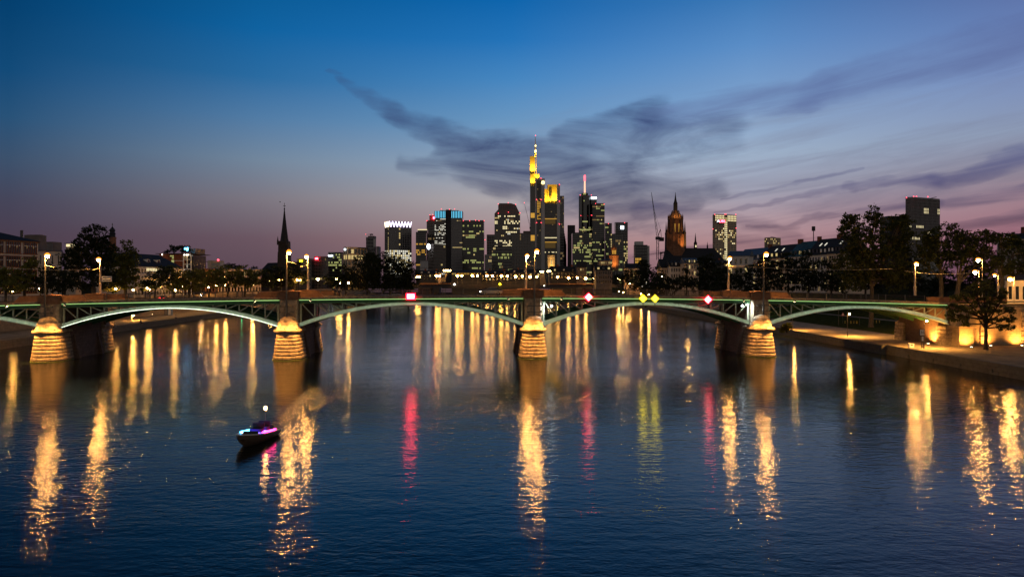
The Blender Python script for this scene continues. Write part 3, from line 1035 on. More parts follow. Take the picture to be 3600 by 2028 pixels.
def rows(base, full=(), key='w', keys='wwhdg', dens=1.0):
    """how windows are lit: base = odds of any window; full = storeys (from the top) lit nearly along their length"""
    last = {}

    def f(r, c, rng):
        v = rng.random()
        if r not in full and c and last.get(r) and base:      # neighbouring rooms tend to be lit together
            last[r] = (last[r] if rng.random() < .7 else rng.choice('d' + keys)) if rng.random() < .72 else None
            return last[r]
        if r not in full:
            last[r] = rng.choice(keys) if v < base * .36 else None
            return last[r]
        if r in full:
            return key if v < .85 * dens else None
        return rng.choice(keys) if v < base else None
    return f


def tower(label, x0, x1, ytop, D, floors, bays, lit, frame='frame_dark', glass='glass_dark', xs=None, k=2.0, zb=6.0, dep=None, seed=1, fb=.28, fv=.22, name='office_tower', cat='tower',
          left=None, mull=1, maxp=100, proud=.4, roof=True, ybot=None, group=None):
    rng = random.Random(seed)
    zt = P(0, ytop, D).z
    if xs is None:
        a, c = P(x0, HY, D), P(x1, HY, D)
        dep = dep or .6 * (c.x - a.x)
        if x1 < CX:
            c.x *= (D + dep) / D
        if x0 > CX:
            a.x *= (D + dep) / D
        foot = [(a.x, D), (c.x, D), (c.x, D + dep), (a.x, D + dep)]
    else:
        foot = quad_foot(x0, xs, x1, D, k)
    cx = sum(p[0] for p in foot) / 4
    cy = sum(p[1] for p in foot) / 4
    o = thing(name, label, cat, (cx, cy, zb), group)
    MB().prism(foot, zb, zt).build('body', glass, o)
    cnt, st = [0], {}
    zlo = zb if ybot is None else P(0, ybot, D).z
    face(o, foot[0], foot[1], zlo, zt, floors, bays, lit, rng, frame, proud, fb, fv, maxp, count=cnt, stuff=st, mull=mull)
    if xs is not None:
        lf = left or lit
        nb = max(2, int(bays * math.dist(foot[3], foot[0]) / math.dist(foot[0], foot[1])))
        face(o, foot[3], foot[0], zlo, zt, floors, min(nb, bays), lf, rng, frame, proud, fb, fv, maxp, count=cnt, stuff=st, mull=mull)
    for kk, mb in st.items():
        tag(mb.build('window', WIN[kk], o), kind='stuff')
    if roof:
        MB().prism([(cx + (x - cx) * 1.01, cy + (y - cy) * 1.01) for x, y in foot], zt + .01, zt + 1.4).build('roof_edge', frame or 'frame_dark', o)
    return o, foot, zt


def beacons(o, pts, D, r=.7):
    for x, y in pts:
        MB().ball(P(x, y, D), r, 8).build('beacon', 'beacon', o)


DS = 1450.0
# construction tower with its own crane, far left of the skyline
o, ft, zt = tower('dark tower under construction with a red-lit crane on top', 1287, 1322, 836, 1500, 14, 6, rows(.03, keys='d'), 'frame_grey', 'concrete_dark', seed=2)
a = P(1305, 829, 1500)
MB().prism([(a.x - 8, 1505), (a.x + 6, 1505), (a.x + 6, 1525), (a.x - 8, 1525)], zt, a.z).build('core', 'frame_dark', o)
MB().prism([(P(1322, 0, 1500).x, 1502), (P(1331, 0, 1500).x, 1502), (P(1331, 0, 1500).x, 1525), (P(1322, 0, 1500).x, 1525)], 6, P(0, 866, 1500).z).build('annex', 'frame_grey', o)
MB().prism([(P(1314, 0, 1500).x, 1498), (P(1321, 0, 1500).x, 1498), (P(1321, 0, 1500).x, 1499.5), (P(1314, 0, 1500).x, 1499.5)], P(0, 868, 1500).z, P(0, 840, 1500).z).build('panel', 'concrete', o)


def lattice_crane(label, mast, jib, D, wid=1.8, beac=True):
    """tower crane from pixel positions: mast (x, y0, y1), jib end points"""
    a, c = P(mast[0], mast[1], D), P(mast[0], mast[2], D)
    o = thing('tower_crane', label, 'crane', (a.x, a.y, a.z))
    m_ = MB()
    n = max(3, int((c.z - a.z) / (wid * 1.6)))
    for dx_ in (-1, 1):
        for dy_ in (-1, 1):
            m_.bar((a.x + dx_ * wid / 2, a.y + dy_ * wid / 2, a.z), (a.x + dx_ * wid / 2, a.y + dy_ * wid / 2, c.z), wid * .14, wid * .14)
    for i in range(n):
        z0, z1 = a.z + (c.z - a.z) * i / n, a.z + (c.z - a.z) * (i + 1) / n
        sg = 1 if i % 2 else -1
        m_.bar((a.x - sg * wid / 2, a.y - wid / 2, z0), (a.x + sg * wid / 2, a.y - wid / 2, z1), wid * .11, wid * .11)
    m_.build('mast', 'crane_steel', o)
    j = MB()
    p, q = P(jib[0][0], jib[0][1], D), P(jib[1][0], jib[1][1], D)
    d = (q - p).normalized()
    nn = Vector((-d.z, 0, d.x)) * wid * .45
    j.bar(p + nn, q, wid * .16, wid * .16)
    j.bar(p - nn, q, wid * .16, wid * .16)
    k = 14
    for i in range(k):
        f0, f1 = i / k, (i + 1) / k
        s0 = 1 if i % 2 else -1
        j.bar(p.lerp(q, f0) + nn * s0 * (1 - f0), p.lerp(q, f1) - nn * s0 * (1 - f1), wid * .09, wid * .09)
    j.build('jib', 'crane_steel', o)
    ct = MB()
    if len(jib) > 2:
        r = P(jib[2][0], jib[2][1], D)
        ct.bar(p, r, wid * .9, wid * .5)
        ct.box(r.x - wid, r.x + wid, r.y - wid, r.y + wid, r.z - wid * 1.4, r.z + wid * .4)
        t_ = P(jib[3][0], jib[3][1], D)
        ct.bar(p, t_, wid * .3, wid * .3)
        ct.bar(r, t_, wid * .2, wid * .2)
        ct.bar(t_, p.lerp(q, .62), wid * .07, wid * .07)
    ct.box(p.x - wid * .9, p.x + wid * .9, p.y - wid, p.y + wid, p.z - wid * 1.2, p.z + wid * .2)
    ct.build('cab', 'crane_steel', o)
    if beac:
        MB().ball(q + Vector((0, 0, 1)), wid * .4, 8).build('beacon', 'beacon', o)
    return o


lattice_crane('short crane with red lights on the construction tower', (1303, 829, 824), [(1303, 824), (1286, 825.5), (1309, 823.5), (1304, 821)], 1500, 1.5)
# tower crowned by a lit zigzag


def lit_zig(r, c, rng):
    if r >= 10:
        return rng.choice('ccwhc') if rng.random() < .9 else None
    if c in (5,):
        return 'w' if rng.random() < .5 else None
    return None


o, ft, zt = tower('square tower with a glowing white zigzag crown and brightly lit lower floors', 1353, 1447, 800, DS, 21, 12, lit_zig, 'frame_grey', xs=1369, k=2.6, seed=3, fb=.16, fv=.3, ybot=965)
zz0, zz1 = zt + 1.6, P(0, 778, DS).z
for p, q, n, mm in ((ft[0], ft[1], 7, 'led_violet'), (ft[3], ft[0], 3, 'led_cream')):
    z_ = MB()
    pa, pb = Vector((*p, 0)), Vector((*q, 0))
    for i in range(n * 2):
        u, v = pa.lerp(pb, i / (n * 2)), pa.lerp(pb, (i + 1) / (n * 2))
        h0, h1 = (zz1, zz0) if i % 2 == 0 else (zz0, zz1)
        z_.bar((u.x, u.y - .6, h0), (v.x, v.y - .6, h1), 1.5, .6)
    z_.build('zigzag_light', mm, o)
MB().prism([(sum(p[0] for p in ft) / 4 + (x - sum(p[0] for p in ft) / 4) * .9, sum(p[1] for p in ft) / 4 + (y - sum(p[1] for p in ft) / 4) * .9) for x, y in ft], zt, zz1 - .5).build('crown', 'frame_dark', o)
# slim tower with amber lit storeys
o, ft, zt = tower('slim dark tower with amber lit floors and a bright roof line', 1462, 1501, 818, 1400, 26, 9, rows(.06, (5, 8, 9, 10, 15, 19), 'a', 'aw', .75), 'frame_dark', seed=4)
a, c = P(1468, 0, 1402), P(1501, 0, 1402)
MB().box(a.x, c.x, 1404, 1424, zt, P(0, 807, 1402).z).build('upper_block', 'glass_dark', o)
MB().box(a.x, c.x, 1402.5, 1403.9, P(0, 809, 1402).z, P(0, 806, 1402).z).build('roof_light', 'win_hot', o)
# brown stepped tower with red sign
o, ft, zt = tower('brown stepped tower with a small red square sign, left of the blue striped one', 1500, 1530, 777, 1480, 24, 5, rows(.06, (6,), 'd', 'dw', .6), 'frame_brown', seed=5)
a, c = P(1509, 0, 1482), P(1530, 0, 1482)
MB().box(a.x, c.x, 1484, 1500, zt, P(0, 757, 1482).z).build('upper_block', 'frame_brown', o)
p = P(1526, 766, 1478)
s_ = MB().box(p.x - 2.2, p.x + 2.2, p.y, p.y + 1, p.z - 2.2, p.z + 2.2).build('sign', 'sign_red', o)
beacons(o, [(1511, 756), (1521, 755), (1501, 776)], 1478)
# twin slab tower with blue light stripes
o = thing('office_tower', 'tall twin slab tower with vertical blue light stripes round its top', 'tower', (P(1577, 0, 1440).x, 1455, 6))
zt = P(0, 742, 1440).z
zl = P(0, 767, 1440).z
rng = random.Random(6)
cnt = [0]
st = {}
for (x0, x1, lit, fr, br) in ((1528, 1567, rows(.25, (4, 5, 6, 7, 9, 10, 12, 14, 15, 16, 17, 18, 19, 20), 'c', 'wc', .8), 'frame_brown', 7), (1586, 1625.5, rows(.02, (), 'd', 'dw'), 'frame_grey', 7)):
    a, c = P(x0, 0, 1440), P(x1, 0, 1440)
    MB().box(a.x, c.x, 1440, 1470, 6, zt).build('slab', 'glass_dark', o)
    face(o, (a.x, 1440), (c.x, 1440), 30, zl - .5, 36, 8, lit, rng, fr, .4, .5, .1, 100, count=cnt, stuff=st)
    MB().box(a.x - .3, c.x + .3, 1439.3, 1440, zl, zt).build('fascia', 'frame_dark', o)
    for i in range(br):
        xx = a.x + (c.x - a.x) * (i + .5) / br
        MB().box(xx - .5, xx + .5, 1438.7, 1439.25, zl + .4, zt - .3).build('stripe_light', 'led_blue', o)
for kk, mb in st.items():
    tag(mb.build('window', WIN[kk], o), kind='stuff')
MB().box(P(1567, 0, 1440).x + .1, P(1586, 0, 1440).x - .1, 1444, 1466, 6, P(0, 736.5, 1440).z).build('core', 'concrete_dark', o)
MB().box(P(1545, 0, 1440).x, P(1611, 0, 1440).x, 1448, 1462, zt + .1, P(0, 738, 1440).z - .2).build('penthouse', 'frame_brown', o)
beacons(o, [(1552, 735), (1598, 735), (1580, 736)], 1440)
# low blocks in front
o, ft, zt = tower('brown office block with one bright floor in front of the striped tower', 1505, 1568, 861, 1150, 14, 14, rows(.02, (9,), 'c', 'w'), 'frame_brown', xs=1525, k=1.6, seed=7, fb=.4)
MB().ball(P(1507, 867, 1148), 3.0, 10, 1.6).build('sign', 'sign_cold', o)
tower('small pale windowless block beside the brown office block', 1477, 1505, 918, 1100, 4, 6, rows(.03, keys='w'), 'frame_grey', 'concrete', seed=8, fb=.1, fv=.06, name='office_block', cat='building')
# broad dark tower with greenish windows
o, ft, zt = tower('broad dark glass tower with scattered greenish lit windows', 1627, 1703, 777, DS, 34, 14, rows(.07, (2, 5, 14, 21, 24), 'g', 'gggw', .55), 'frame_dark', 'glass_green', seed=9, fb=.18, fv=.08)
beacons(o, [(1629, 776), (1651, 776), (1672, 775), (1684, 776), (1702, 776), (1705, 843)], DS - 5)
o, ft, zt = tower('narrow brown slab between the greenish tower and the chamfered tower', 1711, 1740, 827, 1520, 20, 4, rows(.05, keys='wd'), 'frame_brown', seed=10)
tower('small white-framed grid building below the narrow brown slab', 1704, 1729, 898, 1050, 9, 6, rows(.06, keys='wd'), 'frame_grey', seed=11, fb=.3, fv=.3, name='office_block', cat='building')
# chamfered tower
D = 1380
o = thing('office_tower', 'brown ribbed tower with chamfered shoulders and many lit windows', 'tower', (P(1783, 0, D).x, D + 20, 6))
xa, xb, xc, xd = P(1738.5, 0, D).x, P(1752, 0, D).x, P(1797, 0, D).x, P(1828.5, 0, D).x
zs_, zt = P(0, 751, D).z, P(0, 714, D).z
MB().box(xa, xd, D, D + 38, 6, zs_).build('body', 'glass_dark', o)
xe = P(1813, 0, D).x
up = MB()
up.loft([[(xa, D, zs_), (xd, D, zs_), (xd, D + 38, zs_), (xa, D + 38, zs_)], [(xb, D + 3, zs_ + 9), (xe + 4, D + 3, zs_ + 9), (xe + 4, D + 34, zs_ + 9), (xb, D + 34, zs_ + 9)], [(xb, D + 3, zt - 3), (xe, D + 3, zt - 3), (xe, D + 34, zt - 3), (xb, D + 34, zt - 3)],
         [(xb + 2, D + 4, zt), (xc, D + 4, zt), (xc, D + 30, zt), (xb + 2, D + 30, zt)]])
up.build('shoulder', 'frame_brown', o)
rng = random.Random(12)
cnt, st = [0], {}
face(o, (xa, D), (xd, D), 25, zs_, 36, 16, rows(.20, (1, 4, 5, 15, 16, 18, 21, 22), 'h', 'wwhc', .6), rng, 'frame_brown', .5, .22, .26, 100, count=cnt, stuff=st)
for kk, mb in st.items():
    tag(mb.build('window', WIN[kk], o), kind='stuff')
rb = MB()
for i in range(10):
    x = xb + (xe - xb) * i / 9
    rb.box(x - .4, x + .4, D + 2.4, D + 2.95, zs_ + 9, zt - 3.2)
rb.build('rib', 'frame_grey', o)
beacons(o, [(1752, 717), (1787, 713), (1813, 719), (1752, 750), (1787, 746), (1828, 749)], D - 3)
tower('low office block with rows of lit windows under the chamfered tower', 1729, 1799, 868, 1250, 13, 16, rows(.12, (2, 3, 8), 'g', 'wgd', .6), 'frame_dark', seed=13, name='office_block', cat='building')
o, ft, zt = tower('dark brown ribbed block left of the tallest tower', 1799, 1866, 822, 1300, 16, 12, rows(.03, keys='wd'), 'frame_brown', seed=14, fb=.1, fv=.35)
MB().box(P(1840, 0, 1302).x, P(1866, 0, 1302).x, 1303, 1325, zt, P(0, 812, 1302).z).build('upper_block', 'frame_brown', o)
lattice_crane('slender leaning crane with a red light left of the tallest tower', (1864, 822, 798), [(1864, 800), (1843.5, 715)], 1290, 1.6)

# the tallest tower with yellow floodlit tops
D = 1400.0
o = thing('bank_tower', 'tallest skyline tower with yellow floodlit tops and a tall antenna', 'tower', (P(1915, 0, D).x, D + 20, 6))
X = lambda x: P(x, 0, D).x
Z = lambda y: P(0, y, D).z
MB().box(X(1864), X(1881.5), D + 6, D + 34, 6, Z(652)).build('left_wing', 'glass_dark', o)
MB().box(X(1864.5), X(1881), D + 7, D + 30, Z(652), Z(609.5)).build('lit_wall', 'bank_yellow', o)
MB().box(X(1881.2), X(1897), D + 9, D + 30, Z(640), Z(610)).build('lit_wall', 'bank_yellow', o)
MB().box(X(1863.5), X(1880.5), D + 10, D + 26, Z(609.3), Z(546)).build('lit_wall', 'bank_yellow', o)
lt = MB()
for xx in (1880.9, 1886.2):
    lt.box(X(xx) - .35, X(xx) + .35, D + 9.5, D + 10.3, Z(609.3), Z(547))
for i in range(5):
    ya, yb = 609 - i * 12.4, 609 - (i + 1) * 12.4
    lt.bar((X(1881 if i % 2 else 1886), D + 9.9, Z(ya)), (X(1886 if i % 2 else 1881), D + 9.9, Z(yb)), .6, .6)
lt.build('stair_lattice', 'bank_yellow', o)
cr = MB().box(X(1881), X(1915), D, D + 22, 6, Z(628)).build('core', 'concrete', o)
MB().box(X(1886.5), X(1902.7), D - .5, D - .01, 6, Z(634)).build('glazing', 'glass_dark', o)
rng = random.Random(15)
cnt, st = [0], {}
face(o, (X(1888), D - .5), (X(1901), D - .5), Z(900), Z(645), 44, 3, lambda r, c, g: ('a' if g.random() < .75 else None) if 9 <= r < 22 else ('d' if g.random() < .06 else None), rng, 'frame_dark', .3, .3, .2, 60, count=cnt)
MB().box(X(1914.9), X(1958.2), D + 3, D + 34, 6, Z(715)).build('right_wing', 'glass_dark', o)
cnt = [60]
face(o, (X(1915.2), D + 3), (X(1958), D + 3), Z(940), Z(716), 44, 10, lambda r, c, g: ('h' if g.random() < .8 else None) if r in (23, 33) else ('d' if g.random() < .03 else None), rng, 'frame_brown', .4, .35, .12, 100, count=cnt)
for ya, yb in ((787, 768), (872, 850)):
    MB().box(X(1916), X(1953), D + 2.0, D + 2.55, Z(ya), Z(yb)).build('sky_garden', 'garden_dim', o)
    MB().box(X(1916), X(1957.5), D + 1.4, D + 1.95, Z(yb) - 1.4, Z(yb)).build('garden_light', 'win_amber', o)
for ya, yb in ((765, 748), (846, 826)):
    MB().box(X(1866), X(1880), D + 5.3, D + 5.9, Z(ya), Z(yb)).build('sky_garden', 'win_amber', o)
MB().box(X(1958.3), X(1968.5), D - 1, D + 22, 6, Z(648.5)).build('core', 'concrete', o)
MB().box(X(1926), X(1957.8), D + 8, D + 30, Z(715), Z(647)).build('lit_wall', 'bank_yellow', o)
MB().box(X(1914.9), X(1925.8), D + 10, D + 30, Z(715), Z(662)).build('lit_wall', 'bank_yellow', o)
lv = MB()
for i in range(13):
    y = 660 + i * 4
    lv.box(X(1930), X(1940.5), D + 7.3, D + 7.9, Z(y + 1.2), Z(y))
lv.build('louvre', 'frame_dark', o)
an = MB()
an.path([(X(1882.8), D + 15, Z(y)) for y in (546, 540, 532, 522, 512, 505, 477)], [1.4, 1.6, 2.2, 1.0, 1.7, .8, .5], 8)
an.build('antenna', 'bank_yellow', o)
MB().ball(P(1882.8, 532, D + 12), 2.0, 8, 1.6).build('antenna_light', 'logo_yellow', o)
MB().ball(P(1882.8, 513, D + 12), 1.4, 8, 1.4).build('antenna_light', 'logo_yellow', o)
# ring-shaped six-sided emblem
lg = MB()
c = P(1909, 642, D - .8)
for i in range(6):
    a0, a1 = R(60 * i + 30), R(60 * i + 90)
    ri, ro = 1.7, 3.7
    pts = [(ri * math.cos(a0), ri * math.sin(a0)), (ro * math.cos(a0), ro * math.sin(a0)), (ro * math.cos(a1), ro * math.sin(a1)), (ri * math.cos(a1), ri * math.sin(a1))]
    lg.loft([[(c.x + px, yy, c.z + pz) for px, pz in pts] for yy in (c.y, c.y + .5)])
lg.build('emblem', 'logo_yellow', o)
beacons(o, [(1902, 627), (1886.5, 702), (1902.5, 702), (1886.5, 783), (1902.5, 783), (1967, 649), (1967, 708), (1967, 788), (1882.8, 534), (1882.8, 477)], D - 3, .8)
YEL = (1, .68, .13)
for x, y0, y1, dy_, pw_ in ((1872.5, 651, 600, 7, 60000), (1889, 628, 606, 9, 26000), (1872, 608, 560, 10, 70000), (1884, 608, 560, 10, 20000), (1934, 714, 670, 8, 60000), (1950, 714, 660, 8, 75000), (1920, 714, 680, 10, 26000), (1882.8, 552, 510, 15, 22000)):
    spot('floodlight_beam', (X(x), D + dy_ - 7.0, Z(y0) + .5), (X(x), D + dy_ + 1.5, Z(y1)), pw_, YEL, 95, .8, .8)
# dark stepped tower directly behind it
o, ft, zt = tower('dark slab tower with stepped foot just behind the tallest tower', 1966, 1983, 691, 1560, 34, 5, rows(.12, (28, 29), 'd', 'd'), 'frame_grey', seed=16, fb=.3)
st_ = MB()
for i in range(6):
    st_.box(P(1983, 0, 1560).x, P(1983.5 + i * 1.5, 0, 1560).x + .5, 1562, 1580, 6, P(0, 812 + i * 9, 1560).z)
st_.build('stepped_foot', 'frame_dark', o)
# cylinder tower with red-tipped mast
D = 1500.0
o = thing('round_tower', 'round glass tower with a white and red mast and a bright white sign', 'tower', (P(2058, 0, D).x, D + 20, 6))
cx_, rr = P(2058, 0, D).x, (2079 - 2036) / 2 * D / F
MB().lathe((cx_, D + rr, 0), [(6, rr), (P(0, 687, D).z, rr), (P(0, 686, D).z, rr * .8)], 24).build('body', 'glass_dark', o, True)
MB().lathe((cx_, D + rr, 0), [(P(0, 686, D).z, rr * .55), (P(0, 677, D).z, rr * .55)], 16).build('roof_drum', 'frame_dark', o)
MB().box(P(2079, 0, D).x, P(2099, 0, D).x, D + 6, D + 30, 6, P(0, 690, D).z).build('square_wing', 'glass_dark', o)
MB().box(P(2079, 0, D).x, P(2098.5, 0, D).x, D + 4.8, D + 5.9, P(0, 699, D).z, P(0, 692, D).z).build('sign', 'sign_cold', o)
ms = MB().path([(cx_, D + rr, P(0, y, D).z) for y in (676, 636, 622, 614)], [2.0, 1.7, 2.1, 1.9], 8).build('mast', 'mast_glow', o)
MB().path([(cx_, D + rr - 2.5, P(0, y, D).z) for y in (634, 624, 614)], [1.8, 1.8, 1.8], 8).build('mast_tip', 'beacon', o)
rng = random.Random(17)
for i in range(70):
    a = R(rng.uniform(205, 335))
    z = P(0, rng.choice([i_ for i_ in range(800, 930, 6)]), D).z
    x, y = cx_ + (rr + .25) * math.cos(a), D + rr + (rr + .25) * math.sin(a)
    w = rng.uniform(1.2, 3.5)
    MB().bar((x - w / 2, y, z), (x + w / 2, y + .02, z), 2.0, .3).build('window', WIN[rng.choice('ggwwd')], o)
for y, x0, x1 in ((779, 2048, 2066), (808, 2040, 2074), (706, 2052, 2055), (842, 2048, 2078), (682, 2050, 2060)):
    a = P(x0, y, D - 1.0)
    MB().box(a.x, P(x1, y, D - 1).x, D - 1.0, D - .3, a.z - 1.4, a.z + 1.4).build('window', 'win_green', o)
beacons(o, [(2040, 686), (2042, 758), (2079, 757), (2079, 686)], D - 4)
o, ft, zt = tower('square dark glass wing tower right of the round one', 2079.5, 2125.5, 717, 1485, 44, 10, rows(.16, (20, 24, 29, 30), 'g', 'ggwd', .7), 'frame_dark', 'glass_dark', seed=18, fb=.3, fv=.1)
beacons(o, [(2094, 716), (2124, 718)], 1480)
tower('plain dark windowless slab between the two tallest towers', 1995, 2022, 794, 1420, 12, 3, rows(0), 'concrete_dark', 'concrete_dark', seed=19, fb=.05, fv=.05)
tower('wide low glass block with many greenish lit windows', 2009, 2080, 820, 1330, 24, 16, rows(.2, (5, 7, 8, 12, 15), 'g', 'ggwd', .6), 'frame_dark', 'glass_green', seed=20, fb=.22, fv=.1)
o, ft, zt = tower('dark tower with lit right edge behind the square wing tower', 2125, 2151, 787, 1520, 26, 6, lambda r, c, g: ('w' if g.random() < .5 else None) if c == 5 and r > 2 else ('g' if g.random() < .12 else None), 'frame_dark', seed=21)
beacons(o, [(2139, 786)], 1515)
o, ft, zt = tower('dark tower with a square white light on top left of the gap', 2160, 2207, 784, 1550, 28, 9, lambda r, c, g: (g.choice('gw') if g.random() < (.35 if (c > 5 and r > 8) else .06) else None), 'frame_dark', seed=22)
p = P(2187.6, 800, 1548)
MB().box(p.x - 3.4, p.x + 3.4, 1547, 1548, p.z - 3.6, p.z + 3.6).build('sign', 'sign_cold', o)
beacons(o, [(2196, 783)], 1545)
o, ft, zt = tower('glass block with pale vertical edges in front of the square-lit tower', 2151, 2188, 824, 1400, 20, 7, rows(.14, (10, 13), 'g', 'gwd', .6), 'frame_dark', seed=23, fb=.16, fv=.1)
for x in (2151, 2163, 2175, 2188):
    MB().box(P(x, 0, 1400).x - .4, P(x, 0, 1400).x + .4, 1398.6, 1399.4, 6, zt).build('edge_fin', 'frame_grey', o)
o, ft, zt = tower('lone glass block with a white rooftop box left of the tall crane', 2228, 2276, 864, 1150, 14, 8, lambda r, c, g: ('a' if r in (4, 5) and c < 4 else ('c' if r > 8 and g.random() < .25 else None)), 'frame_dark', seed=24, fb=.2)
MB().box(P(2276, 0, 1150).x, P(2284, 0, 1150).x, 1151, 1175, 6, zt).build('end_wall', 'concrete', o)
MB().box(P(2237, 0, 1150).x, P(2264, 0, 1150).x, 1155, 1170, zt, P(0, 848, 1150).z).build('rooftop_box', 'concrete', o)
lattice_crane('tall luffing tower crane beside the cathedral', (2312, 914, 838), [(2312, 834), (2290, 676), (2326, 838), (2322, 806)], 900, 2.6, False)
lattice_crane('low flat crane with long jib behind the tall crane', (2323, 914, 888), [(2323, 889), (2222, 903), (2338, 886), (2324, 886)], 960, 1.4, False)
sc = MB()
for i in range(5):
    for x in (2322, 2330, 2338, 2345):
        a = P(x, 912 - i * 5.5, 905)
        sc.box(a.x - .2, a.x + .2, 904, 904.4, a.z, a.z + 2.1)
    a, c = P(2320, 912 - i * 5.5, 905), P(2347, 912 - i * 5.5, 905)
    sc.box(a.x, c.x, 903.6, 903.95, a.z - .2, a.z + .2)
tag(sc.build('scaffold', 'crane_steel'), 'scaffold lattice at the left foot of the cathedral', 'scaffold')
# tower with a lit central strip and a red sign


def lit_strip(r, c, g):
    if r < 3:
        return None if c in (6, 7) and r == 0 else ('h' if c not in (6, 7) else 'w')
    if c in (6, 7):
        return 'h' if g.random() < .9 else None
    if r < 6:
        return None
    return g.choice('wwhd') if g.random() < (.55 if r in (7, 8, 9, 10, 20, 21, 22, 30) else .22) else None


o, ft, zt = tower('cream gridded tower with a bright lit central strip and red sign', 2506, 2588.6, 755, 1700, 34, 14, lit_strip, 'frame_cream', xs=2514, k=2.2, seed=25, fb=.3, fv=.26, left=rows(.02, keys='d'), proud=.5)
p = P(2534, 778, 1694)
MB().box(p.x - 9, p.x + 11, 1695.2, 1696, p.z - 3.6, p.z + 3.6).build('sign', 'frame_dark', o)
text_mesh('sign_text', 'UBS', 8.5, 'sign_red', o, (p.x + 3.5, 1694.9, p.z), .15)
ky = MB()
for a in (90, 210, 330):
    ky.bar((p.x - 6, 1694.9, p.z), (p.x - 6 + 3 * math.cos(R(a)), 1694.9, p.z + 3 * math.sin(R(a))), 1.0, .4)
ky.build('sign_emblem', 'sign_cold', o)
beacons(o, [(2513, 754), (2548, 753), (2552, 753), (2587, 754), (2506, 805), (2588, 802)], 1690, .9)
o, ft, zt = tower('small pale gridded tower on the horizon above the riverside roofs', 2688, 2744, 837, 1300, 7, 9, lambda r, c, g: ('w' if g.random() < .12 or (r > 5 and g.random() < .5) else None), 'frame_cream', xs=2703, k=1.5, seed=26, fb=.3, fv=.34, ybot=885)
MB().bar(P(2728, 836, 1300), P(2709, 832, 1300), .8, .8).build('roof_crane', 'crane_steel', o)
o, ft, zt = tower('dark ribbed tower with yellow lit bands above the right trees', 3185, 3303, 697, 700, 20, 22, lambda r, c, g: ('h' if (r in (3, 4) and 8 < c < 13) or (r in (3, 4) and c > 19) or (r == 9 and 2 < c < 9) or (r == 11 and 11 < c < 15) or (r == 13 and c < 6) else ('d' if r > 14 and g.random() < .12 else None)), 'frame_grey', xs=3206, k=1.6, seed=27, fb=.12, fv=.42, ybot=905)
beacons(o, [(3187, 695), (3212, 691), (3222, 691), (3262, 692)], 690, .5)
MB().box(P(3204, 0, 705).x, P(3226, 0, 705).x, 712, 716, zt + 1.5, zt + 2.6).build('roof_crane', 'crane_steel', o)
MB().bar(P(3270, 698, 705), P(3292, 693, 705), .6, .6).build('roof_crane', 'crane_steel', o)
tower('lower dark block attached left of the ribbed tower', 3093, 3184, 764, 720, 12, 16, rows(.0), 'frame_dark', seed=28, fb=.15, fv=.22, name='office_block', cat='building')

# ---------------------------------------------------------------- cathedral, churches
D = 900.0
o = thing('cathedral', 'gothic cathedral with a tall orange floodlit tower and dark nave', 'cathedral', (P(2384, 0, D).x, D, 6))
X = lambda x: P(x, 0, D).x
Z = lambda y: P(0, y, D).z
cxx = X(2383.5)


def octo(r, z, cx=cxx, cy=D + 14, ph=22.5):
    return [(cx + r * math.cos(R(ph + 45 * i)), cy + r * math.sin(R(ph + 45 * i)), z) for i in range(8)]


k = D / F
MB().loft([octo(36 * k, 6), octo(36 * k, Z(880)), octo(33 * k, Z(868)), octo(31.5 * k, Z(822)), octo(27 * k, Z(820))]).build('tower_base', 'church_stone', o)
MB().loft([octo(26 * k, Z(821)), octo(24.5 * k, Z(768)), octo(26.5 * k, Z(767)), octo(26.5 * k, Z(764)), octo(22.5 * k, Z(763.5))]).build('octagon', 'church_stone', o)
MB().loft([octo(r_ * k, Z(y_)) for y_, r_ in ((763.5, 22.5), (757, 20), (750, 16), (744, 12), (739.5, 8.6), (736, 7.4))]).build('cupola', 'church_stone', o)
MB().loft([octo(7.5 * k, Z(741)), octo(7.2 * k, Z(712)), octo(8.2 * k, Z(711)), octo(6 * k, Z(708)), octo(3.4 * k, Z(697)), octo(1.2 * k, Z(680)), octo(.5 * k, Z(671))]).build('lantern_spire', 'spire_dark', o)
rb = MB()
for i in range(8):
    a = R(22.5 + 45 * i)
    for r0_, r1_, ya, yb, w_ in ((26.5, 25.5, 821, 758, 1.3), (34, 33.5, 871, 812, 1.6), (20, 11, 757, 736, .8)):
        rb.bar((cxx + r0_ * k * math.cos(a), D + 14 + r0_ * k * math.sin(a), Z(ya)), (cxx + r1_ * k * math.cos(a), D + 14 + r1_ * k * math.sin(a), Z(yb)), w_ * k * 2, w_ * k * 2)
    for f_ in (.33, .66):
        a2 = a + R(45) * f_
        q_ = 25.3 * k * (math.cos(R(22.5)) / math.cos(R(45 * f_ - 22.5)))
        rb.bar((cxx + q_ * math.cos(a2), D + 14 + q_ * math.sin(a2), Z(820)), (cxx + q_ * .95 * math.cos(a2), D + 14 + q_ * .95 * math.sin(a2), Z(768)), .9 * k, .9 * k)
rb.build('buttress', 'spire_dark', o)
for i in range(8):
    a = R(22.5 + 45 * i)
    for rad, y0, y1, w, nm_ in ((33, 880, 775, 4.2, 'pinnacle'), (25.5, 770, 748, 2.2, 'pinnacle')):
        x_, y_ = cxx + rad * k * math.cos(a), D + 14 + rad * k * math.sin(a)
        z0, z1 = Z(y0), Z(y1)
        MB().loft([[(x_ + w * k * f * i_, y_ + w * k * f * j_, z0 + (z1 - z0) * h_) for i_, j_ in ((-1, -1), (1, -1), (1, 1), (-1, 1))] for h_, f in ((0, 1), (.55, .8), (.6, .95), (.64, .62), (1, .06))]).build(nm_, 'church_stone' if rad < 30 or i in (4, 5, 6) else 'spire_dark', o)
